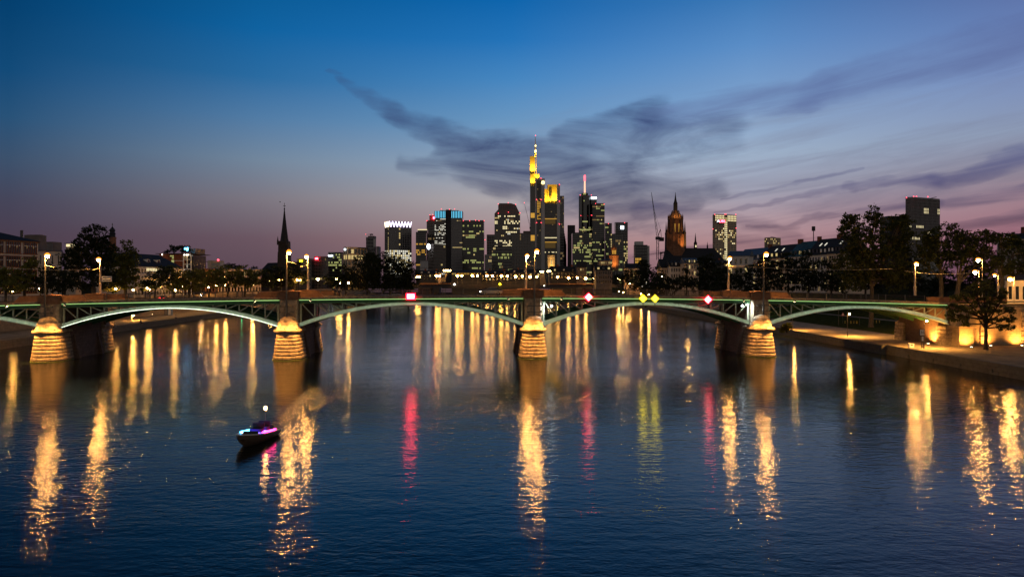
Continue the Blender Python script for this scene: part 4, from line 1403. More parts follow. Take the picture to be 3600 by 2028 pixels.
for a in (-112.5, -67.5):
    for y0, y1 in ((866, 838), (815, 785)):
        rad = (32 if y0 > 830 else 25) * k
        u = R(a)
        cxw, cyw = cxx + rad * math.cos(u) * .93, D + 14 + rad * math.sin(u) * .96
        w = 3.0 * k
        tx_, ty_ = -math.sin(u), math.cos(u)
        MB().loft([[(cxw + i_ * tx_, cyw + i_ * ty_ - .3, z) for i_ in (-w, w)] + [(cxw + i_ * tx_, cyw + i_ * ty_, z) for i_ in (w, -w)] for z in (Z(y0), Z(y1))]).build('window', 'win_dim' if y0 > 830 else 'win_amber', o)
nv = MB()
nv.add([(X(2344), D - 4, Z(918)), (X(2546), D - 4, Z(918)), (X(2546), D + 26, Z(918)), (X(2344), D + 26, Z(918)), (X(2344), D + 10, Z(871)), (X(2519), D + 10, Z(871))], [(0, 1, 5, 4), (1, 2, 5), (2, 3, 4, 5), (3, 0, 4), (0, 1, 2, 3)])
nv.build('nave_roof', 'slate', o)
MB().box(X(2346), X(2544), D - 3, D + 25, 6, Z(918)).build('nave', 'spire_dark', o)
for x, y0, y1, w in ((2452, 873, 817, 5.5), (2494.6, 872, 847, 2.6)):
    f = MB().loft([octo(w * k * f_, Z(y0 + (y1 - y0) * h_), X(x), D + 10) for h_, f_ in ((0, 1), (.3, 1), (.33, 1.2), (.45, .6), (1, .05))]).build('ridge_turret', 'spire_dark', o)
    if w > 4:
        MB().box(X(x) - .7, X(x) + .7, D + 7.4, D + 8.0, Z(868), Z(861)).build('lantern_light', 'win_hot', f)
ORA = (1, .48, .12)
for x, y, dy_, ty, pw_ in ((2366, 868, -12, 800, 4000), (2406, 872, -10, 845, 26000), (2418, 874, -6, 845, 13000), (2370, 822, -8, 770, 1200), (2396, 822, -8, 770, 2200)):
    spot('floodlight_beam', (X(x), D + dy_, Z(y)), (X(x), D + 6, Z(ty)), pw_, ORA, 60, .7, .6)
for x in (2370, 2397):
    spot('floodlight_beam', (X(x), D - 2, Z(764)), (cxx, D + 12, Z(745)), 3500, (1, .6, .16), 80, .8, .4)

D = 420.0
X = lambda x: P(x, 0, D).x
Z = lambda y: P(0, y, D).z
o = thing('church', 'dark church with a needle spire topped by a cross, left of centre', 'church', (X(984), D, 7.4))
k = D / F
MB().loft([[(X(984.6) + i * w * k, D + 8 + j * w * k, Z(y)) for i, j in ((-1, -1), (1, -1), (1, 1), (-1, 1))] for y, w in ((1030, 19.5), (930, 19), (885, 18), (884, 17), (850, 16.5), (845, 15.5))]).build('tower', 'spire_dark', o)
sp_ = MB().loft([octo(w * k, Z(y), X(984.6), D + 8) for y, w in ((846, 15), (835, 13), (800, 8.5), (760, 4.2), (732, 1.5), (731, 2.4), (728, 2.4), (727, .9), (709, .5))]).build('spire', 'slate', o)
cr = MB().box(X(984.6) - .12, X(984.6) + .12, D + 7.9, D + 8.1, Z(728), Z(708)).box(X(979.8), X(989.4), D + 7.92, D + 8.08, Z(720), Z(718.3))
cr.ball(P(984.6, 710, D + 8), .35).build('cross', 'pole', sp_)
for sx in (-1, 1):
    for y0 in (848,):
        MB().loft([[(X(984.6 + sx * 14) + i * w * k, D + 3 + j * w * k, Z(y)) for i, j in ((-1, -1), (1, -1), (1, 1), (-1, 1))] for y, w in ((860, 2.5), (845, 2.2), (829, .2))]).build('pinnacle', 'spire_dark', o)
nv = MB()
nv.add([(X(912), D + 2, Z(950)), (X(1046), D + 2, Z(950)), (X(1046), D + 24, Z(950)), (X(912), D + 24, Z(950)), (X(915), D + 13, Z(922)), (X(1040), D + 13, Z(918))], [(0, 1, 5, 4), (1, 2, 5), (2, 3, 4, 5), (3, 0, 4)])
nv.build('nave_roof', 'slate', o)
MB().box(X(913), X(1045), D + 3, D + 23, 7.4, Z(950)).build('nave', 'spire_dark', o)

D = 380.0
X = lambda x: P(x, 0, D).x
Z = lambda y: P(0, y, D).z
o = thing('church_tower', 'slim church tower with an onion cap behind the big left tree', 'tower', (X(385), D, 7.4))
k = D / F
MB().loft([octo(w * k, Z(y), X(385), D + 3) for y, w in ((1030, 12), (838, 11), (836, 12.5), (833, 12.5))]).build('shaft', 'church_stone', o)
MB().loft([octo(w * k, Z(y), X(384), D + 3) for y, w in ((833, 9.8), (822, 9.5), (820, 11.5), (818, 9), (814, 7.5), (810, 9.5), (806, 9), (801, 5), (797, 2), (795, 1.2))]).build('onion_cap', 'slate', o, True)
MB().box(X(384) - .12, X(384) + .12, D + 2.9, D + 3.1, Z(796), Z(783)).box(X(381.6), X(386.4), D + 2.92, D + 3.08, Z(788.5), Z(787)).build('cross', 'pole', o)

# two small floodlit towers before the skyline
D = 700.0
X = lambda x: P(x, 0, D).x
Z = lambda y: P(0, y, D).z
k = D / F
o = thing('gate_tower', 'small yellow floodlit tower with a dark cap below the tallest tower', 'tower', (X(1938.5), D, 6))
MB().loft([octo(w * k, Z(y), X(1938.5), D + 4) for y, w in ((950, 13), (908, 13), (906, 14.5), (903, 14.5), (902, 13.2), (897, 13.2))]).build('shaft', 'plaster_warm', o)
MB().loft([octo(w * k, Z(y), X(1938.5), D + 4) for y, w in ((897, 15), (895, 14.5), (889, 6), (886, 1), (878, .4))]).build('cap', 'slate', o)
MB().box(X(1936), X(1941), D - .2, D + .05, Z(930), Z(916)).build('window', 'win_warm', o)
spot('floodlight_beam', (X(1930), D - 9, Z(945)), (X(1938), D + 2, Z(915)), 5000, (1, .62, .14), 80, .6, .3)
spot('floodlight_beam', (X(1948), D - 9, Z(945)), (X(1938), D + 2, Z(915)), 8000, (1, .62, .14), 80, .6, .3)
o = thing('church_tower', 'orange floodlit round lantern tower among the lower roofs', 'tower', (X(2160), D, 6))
MB().loft([octo(w * k, Z(y), X(2160), D + 5) for y, w in ((950, 17), (903, 17), (901, 19), (898, 19), (897, 12))]).build('shaft', 'church_stone', o)
MB().loft([octo(w * k, Z(y), X(2160), D + 5) for y, w in ((897, 10.5), (875, 10), (873, 12), (871, 11.5), (866, 7), (860, 1), (852, .3))]).build('lantern', 'church_stone', o)
for dx_ in (-5, 0, 5):
    MB().box(X(2160 + dx_) - .45, X(2160 + dx_) + .45, D + 1.7, D + 2.0, Z(893), Z(879)).build('window', 'win_amber', o)
spot('floodlight_beam', (X(2150), D - 9, Z(940)), (X(2160), D + 3, Z(910)), 9000, ORA, 80, .6, .3)
spot('floodlight_beam', (X(2170), D - 9, Z(940)), (X(2160), D + 3, Z(900)), 12000, ORA, 80, .6, .3)
# turret on the far bridge's left
o = thing('turret', 'small lit stone turret with a pointed roof by the far bridge', 'turret', (P(1545, 0, 600).x, 600, 8))
k6 = 600 / F
MB().loft([octo(w * k6, P(0, y, 600).z, P(1545, 0, 600).x, 602) for y, w in ((1000, 6), (962, 6), (961, 7), (958, 7))]).build('shaft', 'plaster_warm', o)
MB().loft([octo(w * k6, P(0, y, 600).z, P(1545, 0, 600).x, 602) for y, w in ((958, 7), (940, .4))]).build('cap', 'slate', o)

# ---------------------------------------------------------------- far stone bridge with its lamps
D = 560.0
X = lambda x: P(x, 0, D).x
Z = lambda y: P(0, y, D).z
o = thing('stone_bridge', 'far low stone bridge with slanted red pylons and a row of lamps', 'bridge', (0, D, 0))
dk = MB()
dk.box(X(1300), X(2240), D, D + 18, Z(1012), Z(1000))
dk.build('deck', 'concrete_dark', o)
pr = MB()
pr.box(X(1585), X(1900), D - .1, D + .15, Z(992), Z(991))
for i in range(80):
    x = X(1585) + (X(1900) - X(1585)) * i / 79
    pr.box(x - .05, x + .05, D, D + .08, Z(1000), Z(992))
pr.build('railing', 'pole', o)
MB().box(X(1476), X(1584), D - .5, D + .2, Z(1000), Z(994.5)).build('parapet', 'red_stone', o)
MB().box(X(1925), X(2118), D - .5, D + .2, Z(1000), Z(996)).build('parapet', 'red_stone', o)
for x in (1500, 1690, 1880, 2070):
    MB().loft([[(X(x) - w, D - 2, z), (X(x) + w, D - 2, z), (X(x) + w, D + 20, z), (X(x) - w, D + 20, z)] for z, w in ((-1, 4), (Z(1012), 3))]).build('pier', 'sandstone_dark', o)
for pts in ([(1549, 992), (1563, 992), (1573, 957), (1568, 957)], [(1899, 1003), (1921, 1003), (1911, 957), (1899, 957)]):
    MB().loft([[(X(x), yy, Z(y)) for x, y in pts] for yy in (D - 1.2, D + .8)]).build('pylon', 'wall_stone', o)
for x, lab in ((1565, 'left of the two wide floodlights over the left pylon of the far bridge'), (1578.5, 'right of the two wide floodlights over the left pylon of the far bridge'),
               (1905, 'wide floodlight on top of the right pylon of the far bridge'), (1930, 'wide floodlight on its own mast by the right pylon of the far bridge')):
    y = 951 if x < 1700 else 955 if x < 1910 else 953.5
    c = P(x, y, D - 2)
    f = thing('floodlight', lab, 'floodlight', (c.x, c.y, Z(1003) if x > 1910 else Z(958)), 'wide floodlights of the far bridge')
    MB().box(c.x - 1.5, c.x + 1.5, c.y, c.y + .4, c.z - .55, c.z + .55).build('housing', 'pole', f)
    MB().box(c.x - 1.4, c.x + 1.4, c.y - .3, c.y - .02, c.z - .45, c.z + .45).build('lens', 'lamp_flood', f)
    MB().tube((c.x, c.y + .2, Z(1003) if x > 1910 else Z(962)), (c.x, c.y + .2, c.z - .5), .13).build('mast', 'pole_pale', f)


def globe_lamp(name, label, cat, x, y, D, zb, r, m, group, pole_r=.08):
    c = P(x, y, D)
    o = thing(name, label, cat, (c.x, c.y, zb), group)
    MB().path([(c.x, c.y, zb), (c.x, c.y, zb + 1.0), (c.x, c.y, c.z - r * .7)], [pole_r * 1.6, pole_r, pole_r * .8], 6).build('pole', 'pole', o)
    MB().ball(c, r, 10, 1.05).build('lamp_globe', m, o, True)
    MB().lathe((c.x, c.y, c.z + r * .95), [(-r * .35, r * 1.25), (r * .1, r * 1.1), (r * .45, r * .55), (r * .6, r * .08)], 8).build('lamp_shade', 'lamp_halo', o)  # self-glowing shade, halo added round the globe
    return o


FAR = [(55, 342, 0), (88, 342, 1), (310, 330, 0), (352, 330, 1), (583, 330, 0), (640, 330, 1), (776, 328, 0), (841, 328, 1), (963, 328, 0), (1036, 330, 1), (1151, 332, 0), (1228, 332, 1), (1335, 338, 0), (1420, 335, 1),
       (1520, 342, 0), (1611, 342, 1), (1878, 345, 1), (2020, 357, 0), (2132, 355, 1), (2242, 362, 0), (2355, 365, 1), (2378, 366, 0), (2490, 367, 1), (2535, 372, 0)]
nl = {0: 0, 1: 0}
for x, y, f in FAR:
    xs_, ys_ = 1450 + x / 3.68, 880 + y / 3.68
    w = 'larger' if f == 0 else 'smaller'
    globe_lamp('street_lamp', '%s from the left of the %s globe lamps on the far bridge' % (ORD[nl[f]], w), 'street lamp', xs_, ys_, (558.5 if f == 0 else 574) + (y - 328) * .0, Z(1000), .95 if f == 0 else .75, 'lamp_far', 'globe lamps along the far bridge', .12)
    nl[f] += 1
for x, y, mm, lab in ((1597.6, 999.6, 'sign_white', 'small white diamond light hanging from the far bridge, left'), (1757.6, 998.7, 'sign_yellow', 'small yellow diamond light hanging from the far bridge'),
                      (1913.3, 1002.3, 'sign_white', 'small white diamond light hanging from the far bridge by the right pylon')):
    c = P(x, y, D - 1.0)
    f = thing('navigation_light', lab, 'light', c, 'diamond lights of the far bridge')
    MB().loft([[(c.x + a * .95, yy, c.z + b_ * .95) for a, b_ in ((0, -1), (1, 0), (0, 1), (-1, 0))] for yy in (c.y, c.y + .3)]).build('panel', mm, f)


# ---------------------------------------------------------------- houses
def windows(o, p0, p1, z0, z1, floors, bays, rng, plit, fw=.5, fh=.58, dark='glass_dark', keys='wwd', sill=True):
    p0, p1 = Vector((*p0, 0)), Vector((*p1, 0))
    d = p1 - p0
    L = d.length
    u = d / L
    n = Vector((u.y, -u.x, 0))
    for r in range(floors):
        for c in range(bays):
            a, w = L * (c + .5) / bays, L / bays * fw / 2
            zc, h = z0 + (z1 - z0) * (r + .5) / floors, (z1 - z0) / floors * fh / 2
            q = [p0 + u * (a - w), p0 + u * (a + w)]
            g = [q[0], q[1], q[1] + n * .06, q[0] + n * .06]
            k = WIN[rng.choice(keys)] if rng.random() < plit else dark
            wn_ = MB().loft([[(v.x, v.y, z) for v in g] for z in (zc - h, zc + h)]).build('window', k, o)
            if sill:
                g = [q[0] - u * .1, q[1] + u * .1, q[1] + u * .1 + n * .22, q[0] - u * .1 + n * .22]
                MB().loft([[(v.x, v.y, z) for v in g] for z in (zc - h - .16, zc - h - .01)]).build('sill', 'white_paint', wn_)


def house(label, p0, p1, dep, zb, ze, zr, wall, roof, floors, bays, plit=.1, dorm=0, hip=(0, 0), seed=1, chim=(), name='town_house', cat='house', group=None, zr2=None, fw=.45, keys='wwd', sill=False, zwin=None):
    """front wall from p0 to p1 (left to right as seen), roof ridge parallel to it"""
    rng = random.Random(seed)
    a, c = Vector((*p0, 0)), Vector((*p1, 0))
    u = (c - a).normalized()
    n = Vector((-u.y, u.x, 0))
    bk = n * dep
    m_ = (a + c + bk) / 2
    zr2 = zr2 or zr
    o = thing(name, label, cat, (m_.x, m_.y, zb), group)
    MB().prism([(v.x, v.y) for v in (a, c, c + bk, a + bk)], zb, ze).build('wall', wall, o)
    ov = .5
    e = [a - n * ov - u * ov, c - n * ov + u * ov, c + bk + n * ov + u * ov, a + bk + n * ov - u * ov]
    L = (c - a).length
    r0, r1 = a + bk / 2 + u * (hip[0] * L - ov), c + bk / 2 - u * (hip[1] * L - ov)
    rf = MB()
    rf.add([(v.x, v.y, ze + .01) for v in e] + [(r0.x, r0.y, zr), (r1.x, r1.y, zr2)], [(0, 1, 5, 4), (1, 2, 5), (2, 3, 4, 5), (3, 0, 4), (3, 2, 1, 0)])
    ro = rf.build('roof', roof, o)
    for t in chim:
        q = r0.lerp(r1, t)
        zz = zr + (zr2 - zr) * t
        MB().box(q.x - .8, q.x + .8, q.y - .8, q.y + .8, zz - 1.2, zz + 1.5).build('chimney', 'brick_red', ro)
    windows(o, p0, p1, (zwin or zb + .5), ze - .3, floors, bays, rng, plit, fw, keys=keys, sill=sill)
    for i in range(dorm):
        t = (i + .5) / dorm
        q = a.lerp(c, t)
        zl = ze + (zr - ze) * .12
        hgt = min(2.0, (zr - ze) * .5)
        w = min(1.1, L / dorm * .32)
        f0 = q + n * (dep * .5 * .14 - ov * .86)
        b0 = q + n * (dep * .5 * .75)
        MB().loft([[((f0 + u * s_).x, (f0 + u * s_).y, z) for s_, z in ((-w, zl), (w, zl), (w, zl + hgt), (0, zl + hgt + .35), (-w, zl + hgt))],
                   [((b0 + u * s_).x, (b0 + u * s_).y, z) for s_, z in ((-w, zl), (w, zl), (w, zl + hgt), (0, zl + hgt + .35), (-w, zl + hgt))]]).build('dormer', roof, ro)
        k = 'win_warm' if rng.random() < plit else 'white_paint' if rng.random() < .6 else 'glass_dark'
        f1 = f0 - n * .05
        MB().loft([[(v.x, v.y, z) for v in (f1 - u * w * .7, f1 + u * w * .7, f1 + u * w * .7 + n * .04, f1 - u * w * .7 + n * .04)] for z in (zl + .3, zl + hgt - .2)]).build('dormer_window', k, ro)
    return o


def xy(x, D):
    v = P(x, HY, D)
    return (v.x, v.y)


def zz(y, D):
    return P(0, y, D).z


# riverside row on the right bank, one house after another
A_, B_ = Vector((129.0, 412.0)), Vector((152.0, 306.0))
rowp = lambda t: tuple(A_.lerp(B_, t))
tx_ = lambda x: max(0.0, min(1.0, min((abs((A_.lerp(B_, k / 400).x / A_.lerp(B_, k / 400).y) * F + CX - x), k / 400) for k in range(401))[1]))
ts = [tx_(x) for x in (2582, 2672, 2770, 2835, 2905, 2968)]
rz = [33.0, 33.5, 34.2, 34.6, 34.8]
for i, (lab, roof, wall, dm, pl, ch) in enumerate((
        ('blue-slate-roofed riverside house left end of the right bank row', 'roof_metal', 'plaster', 5, .15, (.95,)),
        ('dark-roofed long riverside house with two lit windows, second in the right bank row', 'slate', 'plaster_warm', 6, .25, ()),
        ('teal copper-roofed riverside house with chimneys at its left gable', 'copper', 'plaster', 4, .1, (.02, .1)),
        ('black-roofed riverside house with two bright skylights', 'slate', 'plaster', 5, .1, (.05, .97)),
        ('black-roofed riverside house nearest the big right trees with pale facade', 'slate', 'plaster_warm', 5, .12, (.1,)))):
    o = house(lab, rowp(ts[i]), rowp(ts[i + 1] - .002), 14, 8.2, 26.0 + .2 * i, rz[i], wall, roof, 5, 7, pl, dm, seed=40 + i, chim=ch, group='riverside house row on the right bank', keys='wd')
    if roof != 'roof_metal':
        ro = [c for c in o.children if c.name.startswith('roof')][0]
        a, c = Vector((*rowp(ts[i]), 0)), Vector((*rowp(ts[i + 1]), 0))
        u = (c - a).normalized()
        n = Vector((-u.y, u.x, 0))
        for t in ((.35, .6) if i != 4 else (.4,)):
            q = a.lerp(c, t) + n * 4.2
            zc = 26.2 + .2 * i + (rz[i] - 26.2 - .2 * i) * 4.7 / 7.5 + .12
            pts = [q - u * .5 - n * .7, q + u * .5 - n * .7, q + u * .5 + n * .7, q - u * .5 + n * .7]
            MB().add([(v.x, v.y, zc + (-.68 if j < 2 else .68)) for j, v in enumerate(pts)], [(0, 1, 2, 3)]).build('skylight', 'win_white' if i != 2 else 'roof_metal', ro)
# mast on the row
a = P(2860, 842, 350)
o = thing('antenna_mast', 'thin roof antenna mast with a thick cylinder top above the right bank row', 'antenna', (a.x, a.y, a.z - 4))
MB().tube((a.x, a.y, a.z - 4), P(2860, 812, 350), .25, .2).build('pole', 'crane_steel', o)
MB().tube(P(2860, 812, 350), P(2860, 796, 350), .85, .85, 10).build('antenna', 'crane_steel', o)
# balcony block below the first house
o = house('pale balcony house half hidden by trees behind the far kerb lamp', xy(2560, 300), xy(2632, 296), 12, 8.2, zz(900, 298), zz(880, 298), 'plaster', 'roof_metal', 4, 4, .06, 0, seed=46)
for r in range(4):
    a, c = xy(2562, 299), xy(2630, 295)
    z = 9.8 + r * 3.3
    MB().box(a[0], c[0], 296.2, 298.8, z, z + .9).build('balcony', 'plaster_warm', o)
# pale houses left of the nave foot
for lab, x0, x1, D_, ye, yr, fl, ba, dm, rf, wl in (
        ('small cream house left of centre among the dark trees by the crane foot', 2205, 2250, 430, 943, 925, 3, 5, 0, 'slate', 'plaster_warm'),
        ('cream four-storey house with tall dark roof below the cathedral', 2327, 2357, 400, 942, 909, 4, 4, 0, 'slate', 'plaster_warm'),
        ('grey balcony house beside the cream house below the cathedral', 2358, 2409, 392, 937, 912, 4, 6, 4, 'slate', 'plaster'),
        ('white house with a mansard roof and rows of dormers below the nave', 2411, 2456, 380, 926, 905, 4, 5, 5, 'roof_metal', 'plaster_warm'),
        ('pale low block with lit floor behind the orange lantern tower', 2108, 2152, 620, 916, 911, 2, 10, 0, 'slate', 'frame_brown'),
        ('dark-roofed low house right of the far bridge pylon', 2095, 2150, 520, 950, 932, 3, 7, 3, 'slate', 'frame_brown'),
        ('stepped-gable house among the low roofs under the tallest tower', 2030, 2062, 640, 940, 918, 3, 4, 0, 'slate', 'frame_brown')):
    house(lab, xy(x0, D_), xy(x1, D_), 14, 3, zz(ye, D_), zz(yr, D_), wl, rf, fl, ba, .16 if 'lit floor' not in lab else .9, dm, seed=int(x0), zwin=zz(ye, D_) - 3.4 * fl, sill=False)
# long low lit roofline behind the far bridge
house('long low building with a lit arcade under its roof behind the far bridge', xy(1588, 640), xy(1692, 640), 14, 3, zz(957, 640), zz(950, 640), 'frame_dark', 'slate', 1, 20, .9, 0, seed=60, zwin=zz(967, 640), keys='aw')
for i, (x0, x1, ye, yr, lab) in enumerate(((1470, 1545, 962, 950, 'dark low house row left of the lit turret'), (1692, 1790, 962, 950, 'dark low roofs behind the far bridge lamps'), (1790, 1900, 958, 946, 'dark low roofs under the ribbed brown block'),
                                          (1935, 2030, 955, 935, 'dark gabled roofs right of the yellow gate tower'), (2440, 2560, 925, 912, 'dark roofs in the shade below the nave'))):
    house(lab, xy(x0, 660), xy(x1, 660), 16, 3, zz(ye, 660), zz(yr, 660), 'frame_dark', 'slate', 2, 8, .12, 3, seed=70 + i, zwin=zz(ye, 660) - 7, chim=(.3, .8))
# right edge houses
house('tall pale house at the right edge behind the plane trees', xy(3505, 190), xy(3640, 178), 16, 8.2, zz(842, 185), zz(812, 185), 'plaster', 'slate', 5, 8, .05, 2, seed=77, chim=(.1, .5))
house('low white house behind the round tree at the right edge', xy(3540, 150), xy(3640, 145), 10, 8.2, zz(985, 148), zz(965, 148), 'plaster', 'slate', 1, 4, .05, 0, seed=78)

# ---- left bank
D = 215.0
a, c = xy(-40, D), xy(134, D + 16)
u = (Vector(c) - Vector(a)).normalized()
o = thing('school_house', 'pale school building with big red stone framed windows at the left edge', 'building', ((a[0] + c[0]) / 2, D + 10, 7.4))
n = Vector((-u.y, u.x))
MB().prism([a, c, tuple(Vector(c) + n * 22), tuple(Vector(a) + n * 22)], 7.4, zz(845, D + 8)).build('wall', 'plaster', o)
e = [Vector(a) - n * .8 - u * .8, Vector(c) - n * .8 + u * .8, Vector(c) + n * 23 + u * .8, Vector(a) + n * 23 - u * .8]
r0, r1 = Vector(a) + n * 9, Vector(a) + u * ((Vector(c) - Vector(a)).length * .42) + n * 11
MB().add([(v.x, v.y, zz(845, D + 8) + .02) for v in e] + [(r0.x, r0.y, zz(800, D + 8)), (r1.x, r1.y, zz(803, D + 8))], [(0, 1, 5, 4), (1, 2, 5), (2, 3, 4, 5), (3, 0, 4), (0, 1, 2, 3)]).build('roof', 'slate', o)
Lf = (Vector(c) - Vector(a)).length
for r, (y0, y1) in enumerate(((890, 850), (938, 902), (985, 950), (1030, 1000))):
    for t0, t1 in ((.33, .62), (.69, .96), (.0, .27)):
        q0, q1 = Vector(a) + u * Lf * t0 - n * .12, Vector(a) + u * Lf * t1 - n * .12
        z0, z1 = zz(y0, D + 8), zz(y1, D + 8)
        bx = lambda m0, m1, e0, e1, za, zb_: [[(v.x, v.y, z) for v in (m0 - n * e0, m1 - n * e0, m1 - n * e1, m0 - n * e1)] for z in (za, zb_)]
        w_ = MB().loft(bx(q0, q1, -.1, .02, z0, z1)).build('window', 'glass_dark', o)
        fr = MB()
        for k in range(7):
            qq = q0.lerp(q1, k / 6)
            fr.loft(bx(qq - u * .09, qq + u * .09, .021, .14, z0, z1))
        fr.loft(bx(q0 - u * .4, q1 + u * .4, .021, .2, z0 - .28, z0 - .001))
        fr.loft(bx(q0 - u * .4, q1 + u * .4, .021, .2, z1 + .001, z1 + .26))
        fr.build('window_frame', 'brick_red', w_)
        MB().loft(bx(q0, q1, .022, .06, z1 - 1.25, z1 - 1.05)).build('transom', 'white_paint', w_)
        for k in (1, 4):
            qq = q0.lerp(q1, (k + .5) / 6)
            MB().loft(bx(qq - u * .1, qq + u * .1, .022, .05, z1 - 1.9, z1 - 1.3)).build('pane', 'win_dim', w_)
co = MB()
co.loft([[((Vector(a) + u * s_ - n * d_).x, (Vector(a) + u * s_ - n * d_).y, z) for s_, d_ in ((Lf * .0, .01), (Lf + .4, .01), (Lf + .4, .45), (Lf * .0, .45))] for z in (zz(845, D + 8) - .5, zz(845, D + 8) - .02)])
co.build('eaves_cornice', 'red_stone', o)
tag(MB().box(*[P(85, 0, 260).x, P(138, 0, 260).x, 260, 264, 7.4, P(0, 826, 260).z]).box(P(88, 0, 260).x, P(136, 0, 260).x, 261, 263, P(0, 826, 260).z, P(0, 824.5, 260).z).build('flat_block', 'frame_brown'),
    'grey flat-roofed block rising behind the school roof', 'building')
ck = MB()
for i in range(3):
    p = P(72 + i * 3.2, 822, 250)
    ck.box(p.x - .14, p.x + .14, 250, 250.3, p.z - 2, p.z + 1.3)
tag(ck.build('flue_pipes', 'pole'), 'three thin flue pipes over the school roof', 'flues')
o = thing('apartment_block', 'brown box-like block between the school and the big tree', 'building', (P(160, 0, 270).x, 275, 7.4))
MB().box(P(137, 0, 270).x, P(188, 0, 270).x, 270, 275, 7.4, P(0, 850, 270).z).build('wall', 'frame_brown', o)
MB().box(P(150, 0, 270).x, P(187, 0, 270).x, 269.6, 269.95, P(0, 882, 270).z, P(0, 855, 270).z).build('cladding_panel', 'frame_grey', o)
o = house('plain white building with small dark windows right of the school', xy(132, 240), xy(216, 244), 6, 7.4, zz(883, 242), zz(879, 242), 'plaster', 'slate', 3, 4, .0, 0, seed=81, fw=.2)
o = thing('apartment_block', 'small lit flat-roofed upper floor glowing through the big tree', 'building', (P(250, 0, 300).x, 305, 7.4))
MB().box(P(232, 0, 300).x, P(266, 0, 300).x, 300, 304, 7.4, P(0, 857, 300).z).build('wall', 'plaster_warm', o)
MB().box(P(231, 0, 300).x, P(267, 0, 300).x, 299, 305, P(0, 857, 300).z + .01, P(0, 855, 300).z).build('roof', 'concrete_dark', o)
for i in range(5):
    MB().box(P(234 + i * 6.6, 0, 300).x, P(239.5 + i * 6.6, 0, 300).x, 299.7, 299.95, P(0, 867, 300).z, P(0, 858.5, 300).z).build('window', 'win_hot', o)
# long museum with dark roof and a lit strip
o = house('long white building with a dark roof, dormers and a lit window strip', xy(471, 270), xy(640, 300), 18, 7.4, zz(939, 285), zz(892, 285), 'plaster', 'slate', 4, 16, .0, 0, hip=(0, .12), seed=83, fw=.4, zwin=8)
a, c = Vector((*xy(471, 270), 0)), Vector((*xy(640, 300), 0))
u = (c - a).normalized()
n = Vector((-u.y, u.x, 0))
for i in range(9):
    q = a.lerp(c, .24 + i * .031) - n * .2
    MB().loft([[(v.x, v.y, z) for v in (q, q + u * .42, q + u * .42 + n * .1, q + n * .1)] for z in (zz(953, 280), zz(943, 280))]).build('window', 'win_hot' if i < 7 else 'win_warm', o)
for t in (.19, .41, .62):
    q = a.lerp(c, t) + n * 2.8
    MB().loft([[(v.x, v.y, z) for v in (q - u * .95, q + u * .95, q + u * .95 + n * 3, q - u * .95 + n * 3)] for z in (zz(925, 280), zz(911.5, 280))]).build('dormer', 'white_paint', o)
    q = q - n * .03
    MB().loft([[(v.x, v.y, z) for v in (q - u * .75, q + u * .75, q + u * .75 + n * .02, q - u * .75 + n * .02)] for z in (zz(923.5, 280), zz(913, 280))]).build('dormer_window', 'glass_dark', o)
# red modern block with white frames and a roof garden
D = 330.0
X = lambda x: P(x, 0, D).x
Z = lambda y: P(0, y, D).z
o = thing('red_block', 'red modern block with white lit frame balconies and planted roof', 'building', (X(620), D + 8, 7.4))
MB().box(X(560), X(645), D, D + 18, 7.4, Z(893)).build('wall', 'brick_red', o)
MB().box(X(552), X(680), D - 1.5, D + 19, Z(893) + .01, Z(891)).build('roof', 'concrete_dark', o)
MB().box(X(645.2), X(672), D + 2, D + 16, 7.4, Z(896)).build('glazed_bay', 'glass_dark', o)
fr = MB()
for x in (645, 658, 671.5):
    fr.box(X(x) - .18, X(x) + .18, D - .2, D + .2, 7.4, Z(895))
for y in (895, 912, 929, 946, 961):
    fr.box(X(645), X(672), D - .25, D + .25, Z(y) - .15, Z(y) + .15)
fr.box(X(612), X(645), D - .3, D, Z(917.5), Z(916))
fr.build('balcony_frame', 'white_paint', o)
for x0, x1, y0, y1, mm in ((598, 611, 902, 898, 'win_green'), (605, 611, 909.5, 904, 'win_green'), (603, 612, 923, 914, 'win_green'), (614, 625, 958, 943, 'win_amber'), (656, 660, 939, 932, 'win_white'), (648, 656, 908, 899, 'win_dim'),
                           (634, 641, 966, 944, 'win_warm'), (648, 650, 950, 946, 'win_white')):
    MB().box(X(x0), X(x1), D - .15, D - .01, Z(y0), Z(y1)).build('window', mm, o)
for x in (648, 655, 661, 570):
    MB().ball(P(x, 896 if x > 600 else 895, D - 1), .3, 6).build('ceiling_lamp', 'sign_white', o)
MB().box(X(655), X(675), D + 4, D + 14, Z(891) + .01, Z(872)).build('roof_house', 'frame_brown', o)
bl = MB()
rng = random.Random(5)
for i in range(9):
    bl.ball(P(650 + rng.random() * 11, 871 + rng.random() * 9, D - .5), .32, 6)
bl.build('blue_lights', 'boat_cyan', o)
o, ft, zt = tower('small lit block with bright corner lamp behind the red block', 673, 697, 911, 420, 5, 5, lambda r, c, g: 'w' if r == 0 else ('g' if c == 3 else None), 'frame_dark', seed=85, name='office_block', cat='building', zb=7.4)
MB().ball(P(698, 921, 418), .9, 8).build('corner_lamp', 'sign_white', o)
o, ft, zt = tower('distant white block with a red beacon on the left skyline', 731, 787, 922, 600, 6, 9, rows(.0), 'frame_cream', 'plaster', seed=86, name='office_block', cat='building', zb=7.4, fb=.5, fv=.1)
MB().box(P(731, 0, 600).x, P(742, 0, 600).x, 599, 612, 7.4, P(0, 915.5, 600).z).build('stair_tower', 'plaster_warm', o)
beacons(o, [(767, 914)], 600, .9)
MB().bar(P(700, 923, 500), P(731, 920, 500), .4, .4).build('crane_arm', 'crane_steel', tag(thing('tower_crane', 'small dark crane arm left of the distant white block', 'crane', P(715, 935, 500))))
